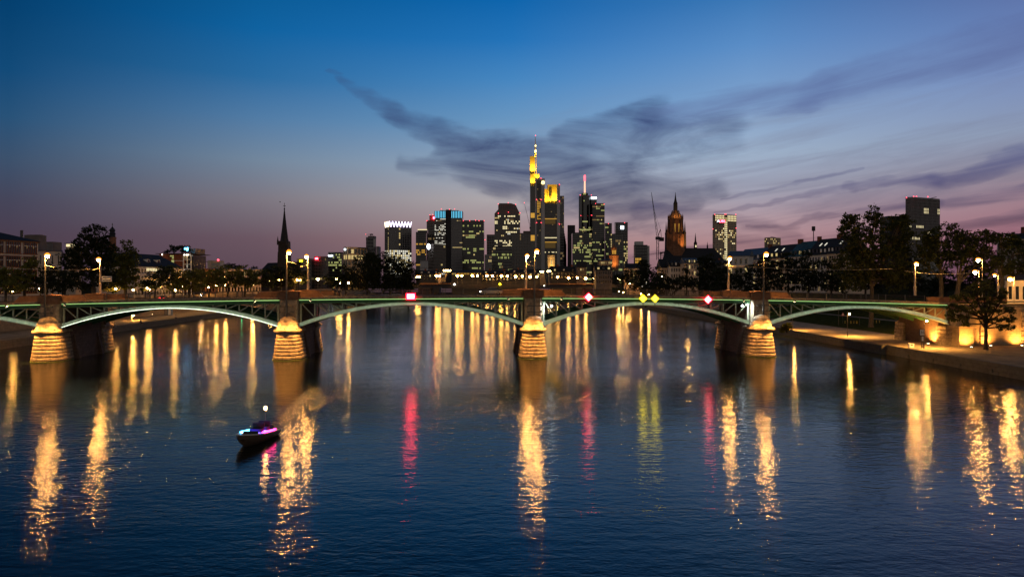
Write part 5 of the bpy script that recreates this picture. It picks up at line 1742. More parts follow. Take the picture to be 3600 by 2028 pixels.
house('long orange brick building behind the left bank trees', xy(679, 340), xy(766, 350), 14, 7.4, zz(944, 345), zz(942, 345), 'brick_orange', 'roof_metal', 3, 8, .05, 0, seed=87)
house('long cream building behind the left bank trees, right of the orange one', xy(767, 352), xy(918, 372), 14, 7.4, zz(946, 362), zz(943, 362), 'plaster_warm', 'roof_metal', 3, 14, .05, 0, seed=88)
o, ft, zt = tower('brown office block with a yellow round sign right of the needle spire', 1045, 1105, 914, 700, 8, 10, rows(.06, keys='ad'), 'frame_brown', seed=89, name='office_block', cat='building', zb=6)
MB().ball(P(1058, 917.5, 698), 1.2, 8).build('sign', 'sign_yellow', o)
o, ft, zt = tower('brown ribbed block with a red roof sign left of the greenish lit block', 1105, 1155, 906, 720, 10, 8, rows(.08, keys='wd'), 'frame_brown', seed=90, fv=.35, name='office_block', cat='building', zb=6)
c = P(1113, 909, 718)
MB().box(c.x - 1.4, c.x + 1.4, c.y - .3, c.y, c.z - .8, c.z + .8).build('sign', 'sign_red', o)
o, ft, zt = tower('greenish lit glass block with a white roof sign', 1154, 1209, 891, 760, 14, 9, lambda r, c, g: ('g' if g.random() < (.85 if r in (3, 4) else .3 if c > 2 else .03) else None), 'frame_dark', 'glass_green', seed=91, name='office_block', cat='building', zb=6, fv=.1)
c = P(1162, 899, 757)
MB().box(c.x - 2.4, c.x + 2.4, c.y - .3, c.y, c.z - .8, c.z + .8).build('sign', 'sign_cold', o)
o, ft, zt = tower('pale framed block with tall glazed bays beside the dark island trees', 1209, 1289, 873, 640, 4, 6, lambda r, c, g: ('w' if r == 1 and c < 5 or g.random() < .12 else None), 'frame_cream', seed=92, name='office_block', cat='building', zb=6, fb=.22, fv=.18, xs=1222, k=1.5, ybot=955)
MB().box(P(1215, 0, 640).x, P(1284, 0, 640).x, 646, 660, zt, P(0, 869, 640).z).build('roof_house', 'concrete_dark', o)
c = P(1213, 877, 637)
MB().box(c.x - .8, c.x + .8, c.y - .3, c.y, c.z - .8, c.z + .8).build('sign', 'sign_cold', o)


# ---------------------------------------------------------------- trees
def leaf_mesh(name, clumps, size, m, parent, per=22, seed=0, flat=.7):
    rg = np.random.default_rng(seed)
    cl = np.array(clumps, dtype=float)                     # x y z r
    n = len(cl) * per
    d = rg.normal(size=(n, 3))
    d /= np.linalg.norm(d, axis=1)[:, None]
    rr = rg.random(n) ** .45
    c = np.repeat(cl, per, axis=0)
    ctr = c[:, :3] + d * (rr * c[:, 3])[:, None] * np.array([1, 1, flat])
    t1 = rg.normal(size=(n, 3))
    t1 /= np.linalg.norm(t1, axis=1)[:, None]
    t2 = rg.normal(size=(n, 3))
    t2 -= (t2 * t1).sum(1)[:, None] * t1
    t2 /= np.linalg.norm(t2, axis=1)[:, None]
    sz = size * (.55 + .8 * rg.random(n))[:, None]
    a, b_ = t1 * sz * .5, t2 * sz * .32
    v = np.stack([ctr - a, ctr + b_, ctr + a, ctr - b_], 1).reshape(-1, 3)
    off = OFF.get(parent.name, Vector((0, 0, 0)))
    v -= np.array(off)
    me = bpy.data.meshes.new(name)
    me.vertices.add(len(v))
    me.vertices.foreach_set('co', v.ravel())
    me.loops.add(len(v))
    me.loops.foreach_set('vertex_index', np.arange(len(v)))
    me.polygons.add(n)
    me.polygons.foreach_set('loop_start', np.arange(0, len(v), 4))
    me.polygons.foreach_set('loop_total', np.full(n, 4))
    me.update(calc_edges=True)
    me.materials.append(M[m])
    o = bpy.data.objects.new(name, me)
    COL.objects.link(o)
    o.parent = parent
    return o


def tree(label, D, bx, zb, lobes, leaf='leaf_dark', size=.5, dens=1.0, tr=.45, bark='bark_dark', seed=1, group=None, name='tree', per=20, cr=1.15, limbs=True, fork=.55, lean=0.0):
    """lobes: (x, y, rx, ry) of the crown's masses in pixels of the photograph at distance D"""
    rg = random.Random(seed)
    base = P(bx, HY, D)
    base.z = zb
    o = thing(name, label, 'tree', base, group)
    k = D / F
    cl, cs = [], []
    for lx, ly, rx, ry in lobes:
        c = P(lx, ly, D + rg.uniform(-.25, .25) * rx * k)
        cs.append((c, rx * k, ry * k))
        a, b_ = rx * k, ry * k
        n = max(6, int(1.45 * dens * 12.6 * (a * b_) / (cr * cr * 2.4)))
        for i in range(n):
            v = Vector((rg.gauss(0, 1), rg.gauss(0, 1), rg.gauss(0, 1))).normalized()
            q = rg.random() ** .5 * .75 + .28
            cl.append((c.x + v.x * a * q, c.y + v.y * a * .85 * q, c.z + v.z * b_ * q, cr * rg.uniform(.5, 1.15)))
    zmin = min(c.z - b_ for c, a, b_ in cs)
    top = max(c.z for c, a, b_ in cs)
    hf = zb + (top - zb) * fork
    tx = sum(c.x for c, a, b_ in cs) / len(cs)
    tk = MB()
    fx = Vector((base.x + lean + (tx - base.x) * .3, base.y, hf))
    tk.path([base - Vector((0, 0, .3)), base + Vector((0, 0, .6)), base.lerp(fx, .5) + Vector((tr * .3, 0, 0)), fx], [tr * 1.6, tr * 1.1, tr * .9, tr * .7], 8)
    for c, a, b_ in cs:
        st = base.lerp(fx, rg.uniform(.62, 1.0))
        md = st.lerp(c, .5) + Vector((rg.uniform(-.08, .08) * a, rg.uniform(-.1, .1) * a, .12 * b_))
        tk.path([st, md, c + Vector((0, 0, b_ * .35))], [tr * .55, tr * .36, tr * .1], 6)
        for j in range(3):
            e = c + Vector((rg.uniform(-.8, .8) * a, rg.uniform(-.6, .6) * a, rg.uniform(-.1, .75) * b_))
            tk.path([md.lerp(c, .3), md.lerp(e, .6), e], [tr * .28, tr * .18, tr * .05], 5)
    tk.build('trunk', bark, o, True)
    leaf_mesh('crown', cl, size, leaf, o, per, seed)
    return o


# right bank: big trees behind the bridge
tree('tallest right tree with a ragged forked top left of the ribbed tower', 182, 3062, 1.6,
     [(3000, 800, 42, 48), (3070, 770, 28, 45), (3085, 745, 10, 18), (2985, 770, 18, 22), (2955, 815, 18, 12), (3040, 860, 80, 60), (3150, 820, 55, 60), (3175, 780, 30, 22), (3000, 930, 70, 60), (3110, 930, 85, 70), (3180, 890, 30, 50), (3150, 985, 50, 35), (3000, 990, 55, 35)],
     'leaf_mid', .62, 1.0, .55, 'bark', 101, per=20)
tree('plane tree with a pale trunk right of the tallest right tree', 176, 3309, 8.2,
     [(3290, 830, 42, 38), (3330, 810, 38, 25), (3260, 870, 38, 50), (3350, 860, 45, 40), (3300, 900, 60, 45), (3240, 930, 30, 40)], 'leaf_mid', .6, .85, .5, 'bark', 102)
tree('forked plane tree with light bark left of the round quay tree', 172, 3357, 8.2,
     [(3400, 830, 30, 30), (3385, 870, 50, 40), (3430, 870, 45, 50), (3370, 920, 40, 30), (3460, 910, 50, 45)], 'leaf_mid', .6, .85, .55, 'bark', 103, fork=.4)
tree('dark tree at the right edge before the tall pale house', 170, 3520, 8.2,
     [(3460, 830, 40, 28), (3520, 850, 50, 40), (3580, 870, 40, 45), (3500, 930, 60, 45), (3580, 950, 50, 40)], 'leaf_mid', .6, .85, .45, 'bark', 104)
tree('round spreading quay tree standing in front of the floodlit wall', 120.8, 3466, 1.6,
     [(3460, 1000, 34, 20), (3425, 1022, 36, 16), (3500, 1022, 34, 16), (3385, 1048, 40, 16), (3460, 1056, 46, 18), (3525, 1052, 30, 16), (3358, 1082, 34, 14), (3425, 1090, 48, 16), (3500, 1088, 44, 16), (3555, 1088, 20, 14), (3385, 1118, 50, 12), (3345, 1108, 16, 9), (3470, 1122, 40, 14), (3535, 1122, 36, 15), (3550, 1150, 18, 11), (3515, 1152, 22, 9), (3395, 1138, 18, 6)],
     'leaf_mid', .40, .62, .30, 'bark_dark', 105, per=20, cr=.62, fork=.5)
# dark mass of trees on the right bank upper level
MASS = [('dark tree in front of the cream house below the cathedral', 2270, 330, [(2265, 940, 26, 30), (2300, 965, 30, 28), (2245, 975, 30, 30), (2285, 1000, 40, 30)]),
        ('dark tree between the crane foot and the far bridge end', 2195, 380, [(2180, 985, 28, 22), (2210, 968, 26, 28), (2235, 1000, 28, 28)]),
        ('bushy dark tree below the white mansard house', 2345, 300, [(2330, 985, 34, 24), (2370, 1000, 40, 28), (2335, 1020, 45, 22)]),
        ('dark slim tree against the white mansard house', 2412, 320, [(2410, 960, 10, 30), (2405, 990, 20, 25), (2440, 1000, 34, 26)]),
        ('tall dark tree right of the white mansard house', 2475, 300, [(2470, 945, 22, 45), (2495, 920, 22, 30), (2475, 990, 34, 34), (2515, 970, 30, 40)]),
        ('dark tree behind the fourth pale lamp mast', 2550, 280, [(2540, 960, 30, 36), (2570, 990, 34, 32), (2530, 1010, 34, 22)]),
        ('dark tree below the balcony house', 2620, 270, [(2610, 975, 34, 28), (2650, 960, 34, 34), (2630, 1010, 40, 22)]),
        ('dark tree behind the front lamp mast of the rightmost pier', 2690, 262, [(2690, 935, 34, 34), (2720, 960, 40, 36), (2690, 1000, 45, 28)]),
        ('dark tree before the dark-roofed long riverside house', 2770, 255, [(2765, 920, 34, 30), (2800, 950, 40, 40), (2760, 990, 45, 34)]),
        ('dark tree before the teal-roofed house', 2840, 250, [(2830, 900, 24, 18), (2850, 940, 34, 30), (2830, 990, 45, 34), (2880, 985, 34, 34)]),
        ('dark tree before the pale facade of the row beside the tallest right tree', 2920, 240, [(2905, 925, 22, 18), (2930, 960, 30, 30), (2925, 1000, 40, 30), (2960, 990, 30, 40)])]
MASS += [('dark tree behind the trunks right of the tallest right tree', 3200, 235, [(3180, 990, 40, 34), (3220, 1000, 40, 30), (3200, 960, 40, 34)]),
         ('dark tree behind the forked plane tree', 3330, 238, [(3300, 975, 40, 40), (3350, 990, 45, 34), (3290, 1015, 45, 20)]),
         ('dark tree behind the hanging street lamps', 3430, 232, [(3420, 970, 45, 45), (3470, 985, 40, 38)]),
         ('dark tree behind the tallest right tree', 3040, 240, [(3020, 980, 45, 45), (3090, 985, 45, 45), (3050, 930, 50, 40)])]
for i, (lab, bx, D_, lb) in enumerate(MASS):
    tree(lab, D_, bx, 2 if D_ > 325 else 6, lb, 'leaf_dark', .8, .9, .4, seed=120 + i, group='dark trees along the right bank', per=16, cr=1.4)
# island trees left of the far bridge
ISL = [('dark tree at the left end of the island mass beside the pale framed block', 1215, 440, [(1215, 960, 26, 34), (1200, 990, 24, 26), (1235, 985, 28, 34)]),
       ('tallest dark island tree before the construction tower', 1290, 450, [(1280, 915, 36, 32), (1310, 905, 26, 22), (1275, 965, 45, 40), (1320, 960, 45, 45), (1290, 1000, 45, 30)]),
       ('dark island tree below the zigzag crowned tower', 1370, 455, [(1350, 920, 36, 34), (1385, 925, 32, 26), (1350, 975, 45, 40), (1400, 965, 42, 40), (1370, 1005, 45, 26)]),
       ('dark island tree with a feathery right edge by the slim amber tower', 1435, 460, [(1425, 945, 28, 26), (1448, 930, 14, 12), (1440, 985, 34, 34), (1460, 960, 12, 12), (1420, 1010, 40, 24)])]
for i, (lab, bx, D_, lb) in enumerate(ISL):
    tree(lab, D_, bx, 1.0, lb, 'leaf_dark', 1.1, 1.0, .6, seed=140 + i, group='island trees', per=16, cr=2.1)
tag(MB().loft([[(-112 + 0, 428, z), (-58, 430, z), (-54, 500, z), (-116, 500, z)] for z in (-1, 1.2)]).build('island', 'soil'), kind='structure')
# left bank trees
tree('biggest left tree with a domed crown before the onion tower', 190, 330, 7.4,
     [(335, 828, 42, 40), (300, 850, 38, 30), (370, 868, 36, 38), (285, 880, 34, 30), (330, 905, 70, 50), (250, 900, 34, 34), (245, 950, 45, 50), (330, 980, 75, 45)],
     'leaf_dark', .6, 1.0, .6, 'bark', 160, per=18)
tree('tall left tree with yellow-green lit leaves right of the biggest one', 205, 440, 7.4,
     [(448, 862, 18, 18), (430, 890, 36, 30), (465, 905, 24, 36), (420, 950, 55, 55), (450, 975, 40, 45), (400, 1000, 45, 28)], 'leaf_lit', .6, 1.0, .5, 'bark', 161, per=18)
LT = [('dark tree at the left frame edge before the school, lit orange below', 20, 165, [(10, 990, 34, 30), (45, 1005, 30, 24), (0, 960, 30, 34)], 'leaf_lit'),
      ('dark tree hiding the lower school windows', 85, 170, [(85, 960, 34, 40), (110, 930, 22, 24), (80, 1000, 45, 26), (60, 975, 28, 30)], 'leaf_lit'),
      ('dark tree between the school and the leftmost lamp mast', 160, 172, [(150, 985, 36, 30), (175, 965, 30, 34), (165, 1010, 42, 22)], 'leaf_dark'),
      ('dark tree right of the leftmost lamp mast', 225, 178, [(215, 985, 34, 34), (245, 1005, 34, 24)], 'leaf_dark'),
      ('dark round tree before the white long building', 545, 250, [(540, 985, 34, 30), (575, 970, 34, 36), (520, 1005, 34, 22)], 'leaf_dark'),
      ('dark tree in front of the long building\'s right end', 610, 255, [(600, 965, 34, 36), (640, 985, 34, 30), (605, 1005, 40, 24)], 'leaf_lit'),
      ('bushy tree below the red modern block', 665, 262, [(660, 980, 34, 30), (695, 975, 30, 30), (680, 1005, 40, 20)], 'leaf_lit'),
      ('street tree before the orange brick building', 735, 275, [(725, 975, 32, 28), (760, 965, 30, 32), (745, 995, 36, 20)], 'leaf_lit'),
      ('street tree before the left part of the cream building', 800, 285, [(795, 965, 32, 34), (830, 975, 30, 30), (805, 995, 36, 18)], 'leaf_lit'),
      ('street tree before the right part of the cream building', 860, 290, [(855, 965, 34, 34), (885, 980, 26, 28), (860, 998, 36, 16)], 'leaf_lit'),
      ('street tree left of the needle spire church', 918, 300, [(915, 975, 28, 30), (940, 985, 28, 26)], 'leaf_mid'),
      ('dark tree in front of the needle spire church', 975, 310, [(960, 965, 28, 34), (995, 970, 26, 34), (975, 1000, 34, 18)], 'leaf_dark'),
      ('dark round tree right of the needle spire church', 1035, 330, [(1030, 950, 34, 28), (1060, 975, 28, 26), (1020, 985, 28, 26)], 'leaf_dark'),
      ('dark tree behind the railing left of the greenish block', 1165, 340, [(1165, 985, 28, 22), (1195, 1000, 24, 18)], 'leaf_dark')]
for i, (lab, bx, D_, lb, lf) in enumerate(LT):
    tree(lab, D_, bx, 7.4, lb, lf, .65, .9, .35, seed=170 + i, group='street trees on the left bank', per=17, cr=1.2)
for i, (lab, bx, D_, lb) in enumerate((('distant round treetop above the cream building', 810, 500, [(815, 940, 34, 14), (840, 945, 20, 12)]), ('distant dark treetop left of the church nave', 895, 480, [(893, 950, 16, 14)]),
                                       ('small potted tree on the planted roof left of the blue lights', 612, 333, [(612, 875, 14, 14), (590, 885, 12, 7)]), ('leafy shrub on the planted roof around the blue lights', 640, 334, [(640, 874, 16, 12), (664, 878, 8, 12)]))):
    tree(lab, D_, bx, 7.4 if D_ > 400 else P(0, 892, D_).z, lb, 'leaf_dark', .8, 1.0, .3, seed=200 + i, per=16, cr=1.2)
tree('small shrub with yellow-green leaves on the quay corner by the rightmost pier', 166, 2766, 1.6, [(2764, 1150, 18, 13), (2774, 1143, 10, 9), (2752, 1160, 10, 8)], 'leaf_lit', .35, 1.4, .12, 'bark_dark', 210, name='shrub', per=20, cr=.5)

# ---------------------------------------------------------------- lamps on the banks
LB = [(407, 1015, 205), (468, 1019, 215), (518, 1013, 250), (526, 1016.5, 252), (616, 1020, 240), (707, 978, 300), (790, 975, 320), (794, 1003, 310), (887, 972, 340), (889, 1001, 330), (949, 987, 330), (982.5, 985, 320), (991, 985, 322),
      (1045.7, 983, 330), (1055, 983, 331), (1117.5, 981.5, 340), (1183, 980, 380), (140, 1015, 190), (45, 1022, 172), (640, 1006, 265), (735, 1010, 300), (760, 1003, 310), (1195, 996, 390), (1225, 994, 395)]
LB.sort()
for i, (x, y, D_) in enumerate(LB):
    pair = (x in (1045.7, 1055, 1117.5))
    globe_lamp('street_lamp', '%s from the left of the globe lamps among the left bank trees' % ORD[i], 'street lamp', x, y, D_, 7.4, (.42 if pair else .33) * D_ / 300, 'lamp_small', 'globe lamps on the left bank', .07)
RB = [(2171, 981.7, 430), (2180, 982.5, 432), (2203, 991, 420), (2213, 996.5, 418), (2222.5, 960, 440), (2232, 964.6, 442), (2327, 973, 360), (2418, 958, 340)]
for i, (x, y, D_) in enumerate(RB):
    globe_lamp('street_lamp', '%s from the left of the small lamps among the right bank trees' % ORD[i], 'street lamp', x, y, D_, 3, .28, 'lamp_small', 'small lamps among the right bank trees', .06)
for i, (x, y) in enumerate(((2176, 1024), (2191, 1027), (2222, 1030), (2254, 1032.5), (2281, 1035))):
    D_ = 6.7 * F / (y - HY)
    globe_lamp('street_lamp', '%s from the left of the promenade lamps seen through the bridge railing' % ORD[i], 'street lamp', x, y, D_, 1.6, .3, 'lamp_small', 'promenade lamps seen through the railing', .06)


def path_lamp(label, x, y, D_, zb=1.6):
    c = P(x, y, D_)
    o = thing('path_lamp', label, 'street lamp', (c.x, c.y, zb), 'promenade path lamps')
    MB().path([(c.x, c.y, zb), (c.x, c.y, zb + 1.2), (c.x, c.y, zb + 1.25), (c.x, c.y, c.z + .2)], [.09, .09, .06, .045]).build('pole', 'pole', o)
    MB().path([(c.x, c.y, c.z + .2), (c.x + .3, c.y, c.z + .32), (c.x + .45, c.y, c.z + .25)], [.045, .04, .04]).build('arm', 'pole', o)
    MB().lathe((c.x + .45, c.y, c.z), [(0, .12), (.14, .2), (.2, .24), (.28, .1)], 10).build('lamp_shade', 'pole', o)
    MB().ball((c.x + .45, c.y, c.z - .05), .15, 8).build('lamp_globe', 'lamp', o)
    spot('lamp_beam', (c.x + .45, c.y, c.z - .22), (c.x + .45, c.y, 0), 9500, SODIUM, 150, .6, .12)


path_lamp('slim path lamp on the right promenade under the last arch', 2979, 1103, 150)
path_lamp('slim path lamp behind the 36 sign on the right quay', 3249, 1127, 123.6)
path_lamp('slim path lamp on the left promenade seen under the second arch', 463, 1108, 215)
path_lamp('slim path lamp left of the shrub beyond the rightmost pier', 2786, 1090, 170)
# hanging lamps over the street at the right end
for x, y, D_, lab in ((3439, 916, 138, 'upper hanging street lamp at the right end of the bridge'), (3428, 958, 146, 'lower hanging street lamp at the right end of the bridge'), (3497, 970, 160, 'small far street lamp between the right trees'), (3551, 982, 140, 'street lamp at the right edge above the round tree')):
    c = P(x, y, D_)
    o = thing('street_lamp', lab, 'street lamp', (c.x + .8, c.y, 8.2), 'street lamps at the right bridge end')
    MB().path([(c.x + .8, c.y, 8.2), (c.x + .8, c.y, c.z + .5)], [.1, .06]).build('pole', 'pole_pale', o)
    MB().path([(c.x + .8, c.y, c.z + .45), (c.x + .3, c.y, c.z + .5), (c.x, c.y, c.z + .4)], [.05, .05, .04]).build('arm', 'pole_pale', o)
    MB().ball(c, .3 if D_ < 155 else .2, 10).build('lamp_globe', 'lamp', o)
    MB().lathe((c.x, c.y, c.z + .3), [(-.1, .5), (.1, .45), (.3, .1)], 8).build('lamp_shade', 'lamp_halo', o)  # shade given its own glow as a halo
# uplights of the abutment and the wall
for q, t, tg, pw_, lab in ((AB - 1.3, 3.2, (AB - .1, 3.3, 4.6), 8000, 'ground uplight inside the last arch, shining on the abutment'), (82.4, -4.0, (82.5, -2.4, 4.6), 4500, 'ground uplight in front of the stone pedestal'),
                           (88.0, -1.5, (88.0, -.1, 3.9), 3000, 'ground uplight right of the round tree trunk'), (94.0, -1.5, (94.0, -.1, 3.9), 3000, 'ground uplight at the right frame edge')):
    c = bw(q, t, 1.6)
    o = thing('ground_uplight', lab, 'floodlight', c, 'ground uplights along the right wall')
    MB().lathe(c, [(0, .3), (.12, .3), (.13, .22)], 12).build('housing', 'pole', o)
    MB().lathe(c, [(.135, .2), (.15, .2), (.16, .05)], 12).build('lens', 'lens', o)
    spot('floodlight_beam', c + Vector((0, 0, .35)), bw(*tg), pw_, (1, .42, .075), 135, 1.0, .12)
# sign with distance number on two posts
c = P(3242, 1168.5, 123)
o = thing('kilometre_sign', 'white black-framed sign reading 36 on twin posts at the quay edge', 'sign', (c.x, c.y, 1.6))
MB().box(c.x - .44, c.x + .44, c.y, c.y + .06, c.z - .54, c.z + .54).build('frame', 'black_paint', o)
MB().box(c.x - .38, c.x + .38, c.y - .02, c.y - .003, c.z - .48, c.z + .48).build('board', 'white_paint', o)
text_mesh('number', '36', .72, 'black_paint', o, (c.x, c.y - .03, c.z), .006)
for dx_ in (-.06, .3):
    MB().tube((c.x + dx_, c.y + .12, 1.6), (c.x + dx_, c.y + .12, c.z + .3), .05).build('post', 'pole', o)
MB().box(c.x - .02, c.x + .22, c.y - .02, c.y + .1, c.z - 1.5, c.z - .72).build('notice', 'white_paint', o)
c = P(3206, 1220, 125)
MB().box(c.x - .42, c.x + .42, c.y, c.y + .5, 1.6, 2.3).build('box', 'white_paint', tag(thing('quay_box', 'small white box marked with a triangle on the quay edge', 'box', (c.x, c.y, 1.6)))).parent['label'] = 'small white box marked with a dark triangle on the quay edge'
MB().add([(c.x - .25, c.y - .01, 2.15), (c.x + .25, c.y - .01, 2.15), (c.x, c.y - .01, 1.8)], [(0, 1, 2)]).build('triangle_mark', 'black_paint', [x for x in COL.objects if x.name == 'quay_box'][0])
c = P(2963, 1105, 199)
o = thing('warning_sign', 'triangular red-edged warning sign on a post under the last arch', 'sign', (c.x, c.y, 1.6))
MB().tube((c.x, c.y + .08, 1.6), (c.x, c.y + .08, c.z + .4), .04).build('post', 'pole', o)
for f, yy, mm, nm_ in ((1, 0, 'red_paint', 'rim'), (.68, -.025, 'white_paint', 'face')):
    MB().loft([[(c.x + a * f, y_, c.z + b_ * f) for a, b_ in ((-.55, -.42), (.55, -.42), (0, .6))] for y_ in (c.y + yy, c.y + yy + .02)]).build(nm_, mm, o)
for i, x in enumerate((2971, 2991, 3002, 3012, 3059, 3070, 3081, 3092)):
    D_ = 194 + (i > 3) * 3
    c = P(x, 1141, D_)
    o = thing('bollard', '%s from the left of the yellow-banded bollards under the last arch' % ORD[i], 'bollard', (c.x, c.y, 1.6), 'yellow-banded bollards')
    MB().lathe((c.x, c.y, 1.6), [(0, .1), (1.05, .1), (1.12, .05)], 8).build('post', 'black_paint', o)
    for z0 in (.35, .75):
        MB().lathe((c.x, c.y, 1.6), [(z0, .115), (z0 + .22, .115)], 8).build('band', 'yellow_paint', o)
for i, (x, y0, y1, D_, lab) in enumerate(((2948, 1089, 1143, 190, 'thin bare pole left of the triangular warning sign'), (3022, 1112, 1145, 190, 'thin bare pole right of the bollard row'))):
    a, c = P(x, y1, D_), P(x, y0, D_)
    o = MB().tube((a.x, a.y, 1.6), c, .07, .05).build('pole', 'pole')
    o.name = 'sign_pole'
    tag(o, lab, 'pole')
# toilet cabins under the left arch, wall light
for i, x in enumerate((583, 596)):
    c = P(x, 1106, 250)
    o = thing('toilet_cabin', 'pale blue toilet cabin on the left promenade, %s of the pair' % ('left' if i == 0 else 'right'), 'cabin', (c.x, c.y, 1.6), 'toilet cabins')
    MB().box(c.x - .62, c.x + .62, c.y, c.y + 1.25, 1.6, 3.9).build('wall', 'blue_panel' if i else 'frame_brown', o)
    MB().loft([[(c.x - .66, c.y - .04, z), (c.x + .66, c.y - .04, z), (c.x + .66, c.y + 1.29, z), (c.x - .66, c.y + 1.29, z)] for z in (3.901, 4.05)]).build('roof', 'white_paint', o)
    MB().box(c.x - .45, c.x + .45, c.y - .03, c.y - .005, 1.75, 3.75).build('door', 'white_paint' if i else 'frame_grey', o)
c = Vector((bank_l(248) - 16.4, 248, 1.9))
o = thing('ground_uplight', 'warm uplight at the foot of the left embankment wall', 'floodlight', c)
MB().lathe(c, [(-.3, .3), (0, .3), (.05, .2)], 10).build('housing', 'pole', o)
MB().lathe(c, [(.06, .18), (.1, .1)], 10).build('lens', 'lens', o)
spot('floodlight_beam', c + Vector((.1, 0, .3)), c + Vector((-.5, 0, 5)), 5000, (1, .6, .2), 70, .8, .2)
# green buoy light by the left quay
c = P(850, 1116, 262)
o = thing('buoy', 'small channel buoy with a green light near the left quay', 'buoy', (c.x, c.y, 0))
MB().lathe((c.x, c.y, 0), [(-.3, .5), (.1, .6), (.3, .5), (.35, .1), (1.0, .06)], 10).build('float', 'steel_green', o)
MB().ball((c.x, c.y, 1.15), .2, 8).build('lantern', 'green_light', o)


# ---------------------------------------------------------------- cars
def make_car(label, loc, rz, paint, group='cars in the dusk traffic'):
    o = thing('car', label, 'car', (0, 0, 0), group)
    sec = [(-2.15, .45, .72, .78), (-2.1, .3, .86, .86), (-1.3, .22, .95, .9), (0, .2, .98, .9), (1.3, .22, .9, .9), (2.0, .3, .76, .84), (2.12, .42, .62, .74)]
    MB().loft([[(x, -w, z0 + .1), (x, -w * .8, z0), (x, w * .8, z0), (x, w, z0 + .1), (x, w, z1 - .12), (x, w * .88, z1), (x, -w * .88, z1), (x, -w, z1 - .12)] for x, z0, z1, w in sec]).build('body', paint, o, True)
    cb = [(-1.75, .93, .70), (-1.15, 1.42, .62), (.25, 1.45, .62), (1.05, .95, .70)]
    MB().loft([[(-1.8, -.72, .90), (1.15, -.72, .90), (1.15, .72, .90), (-1.8, .72, .90)], [(-1.1, -.58, 1.40), (.3, -.58, 1.40), (.3, .58, 1.40), (-1.1, .58, 1.40)]]).build('cabin_glass', 'glass_dark', o)
    MB().loft([[(-1.12, -.60, 1.401), (.32, -.60, 1.401), (.32, .60, 1.401), (-1.12, .60, 1.401)], [(-1.0, -.52, 1.46), (.2, -.52, 1.46), (.2, .52, 1.46), (-1.0, .52, 1.46)]]).build('roof', paint, o)
    for x in (-1.3, 1.3):
        for y in (-.8, .8):
            w_ = MB().tube((x, y - .1, .32), (x, y + .1, .32), .32, .32, 14).build('wheel', 'black_paint', o)
            MB().tube((x, y - .115, .32), (x, y + .115, .32), .19, .19, 10).build('rim', 'car_silver', w_)
    for y in (-.6, .6):
        MB().box(2.05, 2.14, y - .16, y + .16, .56, .70).build('headlight', 'head_light', o)
        MB().box(-2.2, -2.1, y - .16, y + .16, .62, .76).build('tail_light', 'tail_light', o)
    o.location = loc
    o.rotation_euler.z = rz
    return o


dirv = math.atan2(1, -.098)
cr0 = make_car('silver car on the arch bridge left of the third pier', bw(-3.4, 9.5, zg(-3) + .57), BA + math.pi, 'car_silver')
remember(cr0)
for lab, x, D_, rz_ in (('oncoming car with white headlights on the left bank street', 707, 300, -math.pi / 2 + .1), ('car with red tail lights on the left bank street below the long building', 577, 238, dirv),
                        ('distant car with red tail lights on the left bank street before the cream building', 816, 400, dirv), ('second oncoming car just behind the headlights on the left bank street', 716, 318, -math.pi / 2 + .1)):
    c = P(x, HY, D_)
    c.z = 7.42
    k = copy_tree(cr0, c, rz_)
    k['label'] = lab
    for ch in [x_ for x_ in COL.objects if x_.parent == k and x_.name.startswith('body')]:
        ch.data = ch.data.copy()
        ch.data.materials[0] = M['car_dark']


# ---------------------------------------------------------------- people (small figures)
def skin_obj(name, pts, edges, radii, m, parent, lvl=1):
    me = bpy.data.meshes.new(name)
    me.from_pydata([tuple(p) for p in pts], edges, [])
    o = bpy.data.objects.new(name, me)
    COL.objects.link(o)
    o.parent = parent
    md = o.modifiers.new('skin', 'SKIN')
    for i, r in enumerate(radii):
        me.skin_vertices[0].data[i].radius = (r, r) if not isinstance(r, tuple) else r
    me.skin_vertices[0].data[0].use_root = True
    md.use_smooth_shade = True
    sb = o.modifiers.new('subdivision', 'SUBSURF')
    sb.levels = sb.render_levels = lvl
    me.materials.append(M[m])
    return o


